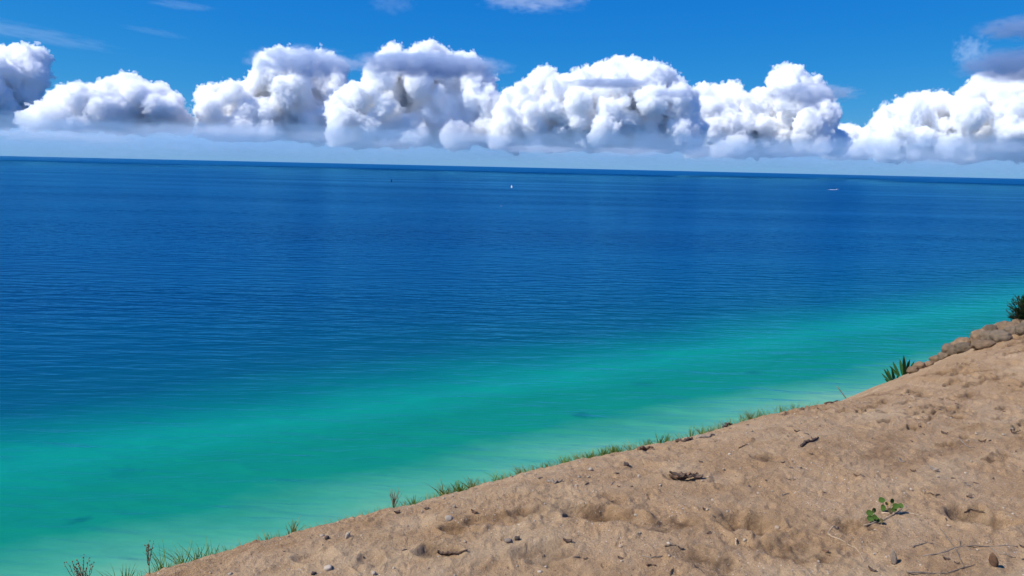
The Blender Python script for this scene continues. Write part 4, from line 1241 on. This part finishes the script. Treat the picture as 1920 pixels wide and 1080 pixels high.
def hull(L, B, H):
    n, m = 13, 7; P = []; Q = []
    for i in range(n):
        t = i / (n - 1); x = (t - .45) * L
        b = B / 2 * (1 - max(0, (t - .4) / .6) ** 2.2) * (.78 + .22 * min(1, t * 4)); sh = H * (1 + .35 * t * t)
        for j in range(m):
            s = -1 + 2 * j / (m - 1)
            P.append((x, b * math.copysign(abs(s) ** .7, s), -H * .5 + (sh + H * .5) * abs(s) ** 2.2))
    for i in range(n - 1):
        for j in range(m - 1): Q.append((i * m + j, (i + 1) * m + j, (i + 1) * m + j + 1, i * m + j + 1))
        Q.append((i * m, i * m + m - 1, (i + 1) * m + m - 1, (i + 1) * m))
    me = bpy.data.meshes.new('hull')
    me.from_pydata(P, [], Q + [tuple(range(m))]); return me
def sail(pts, belly, thick=.05):
    """Triangular sail (tack, head, clew) with a belly."""
    a, b, c = (np.array(q, float) for q in pts); n = 8; P = []; Q = []
    for side in (-1, 1):
        for i in range(n + 1):
            t = i / n
            for j in range(5):
                s = j / 4
                p = a + (b - a) * t + (c - a) * (1 - t) * s
                P.append(p + np.array([0, belly * math.sin(math.pi * s) * (1 - t) + side * thick / 2, 0]))
    for k in (0, 1):
        o = k * (n + 1) * 5
        for i in range(n):
            for j in range(4):
                q = (o + i * 5 + j, o + i * 5 + j + 1, o + (i + 1) * 5 + j + 1, o + (i + 1) * 5 + j)
                Q.append(q if k else q[::-1])
    return np_mesh('sail', np.array(P), np.array(Q))
def sailboat(px, ywater, hpx, sm, hm, rot, label):
    p = on_water(px, ywater); k = np.linalg.norm(p - EYE) / F; H = hpx * k; L = H * .62
    root = tag(link('sailboat', None, loc=(p[0], p[1], 0)), label, 'sailboat', 'sailboats far out on the lake')
    root.rotation_euler = (0, .04, rot)
    me = hull(L, L * .28, H * .07); link('hull', me, root, hm)
    P, Q = tube([[0, 0, 0], [0, 0, H]], [.16, .10], 8); link('mast', np_mesh('mast', P, Q), root, MAST_M)
    P, Q = tube([[0, 0, H * .14], [-L * .42, 0, H * .14]], [.11, .10], 6); link('boom', np_mesh('boom', P, Q), root, MAST_M)
    link('mainsail', sail([(-.1, 0, H * .15), (-.1, 0, H * .98), (-L * .42, 0, H * .15)], .5), root, sm)
    link('jib', sail([(L * .48, 0, H * .1), (.1, 0, H * .86), (.2, 0, H * .12)], .4), root, sm)
sailboat(959, 352.3, 6.2, SAIL_WHITE, BOAT_WHITE, -.8, 'tiny white sailboat far out near the picture centre')
sailboat(734, 341.5, 7, SAIL_DARK, BOAT_DARK, 1.2, 'tiny dark-sailed boat far out, left of the white sailboat')

def box(sx, sy, sz, x, y, z, taper=.85):
    P = [(x + a * sx / 2 * (taper if c else 1), y + b * sy / 2 * (taper if c else 1), z + c * sz) for c in (0, 1) for a, b in ((-1, -1), (1, -1), (1, 1), (-1, 1))]
    Q = [(3, 2, 1, 0), (4, 5, 6, 7)] + [(i, (i + 1) % 4, 4 + (i + 1) % 4, 4 + i) for i in range(4)]
    return np_mesh('box', np.array(P, float), np.array(Q), False)
def motorboat(px, ywater, L, rot, label, wake=0):
    p = on_water(px, ywater)
    root = tag(link('motorboat', None, loc=(p[0], p[1], 0)), label, 'motorboat')
    root.rotation_euler = (0, -.05, rot)
    link('hull', hull(L, L * .3, L * .11), root, BOAT_WHITE)
    link('cabin', box(L * .42, L * .2, L * .12, -L * .05, 0, L * .10), root, BOAT_WHITE)
    link('window_band', box(L * .37, L * .19, L * .035, -L * .05, 0, L * .223, .95), root, GLASS_M)
    link('flybridge', box(L * .26, L * .17, L * .06, -L * .08, 0, L * .262), root, BOAT_WHITE)
    if wake:
        rs = np.random.RandomState(3); n = 40; parts = []
        V, T = ICO2
        for i in range(n):
            t = i / n
            for s in (-1, 1):
                c = np.array([-L * .45 - wake * t, s * (L * .12 + wake * .22 * t) * rs.uniform(.6, 1.1), .2])
                parts.append((V * np.array([wake / n * 1.6, 2.5 + 3 * t, (1 - t * .75) * 2.0]) * rs.uniform(.5, 1.1) + c, T))
        P, Q = join(parts)
        o = link('boat_wake', np_mesh('boat_wake', P, Q), mat=FOAM_M, loc=(p[0], p[1], 0)); o.rotation_euler = (0, 0, rot)
        tag(o, 'white foaming wake trailing left of the distant motorboat', 'wake', kind='stuff')
motorboat(1570, 356, 26, .1, 'white motorboat with a foaming wake, far out at the right', 62)
motorboat(940, 386.5, 6.5, .4, 'tiny pale speck of a boat below the white sailboat')
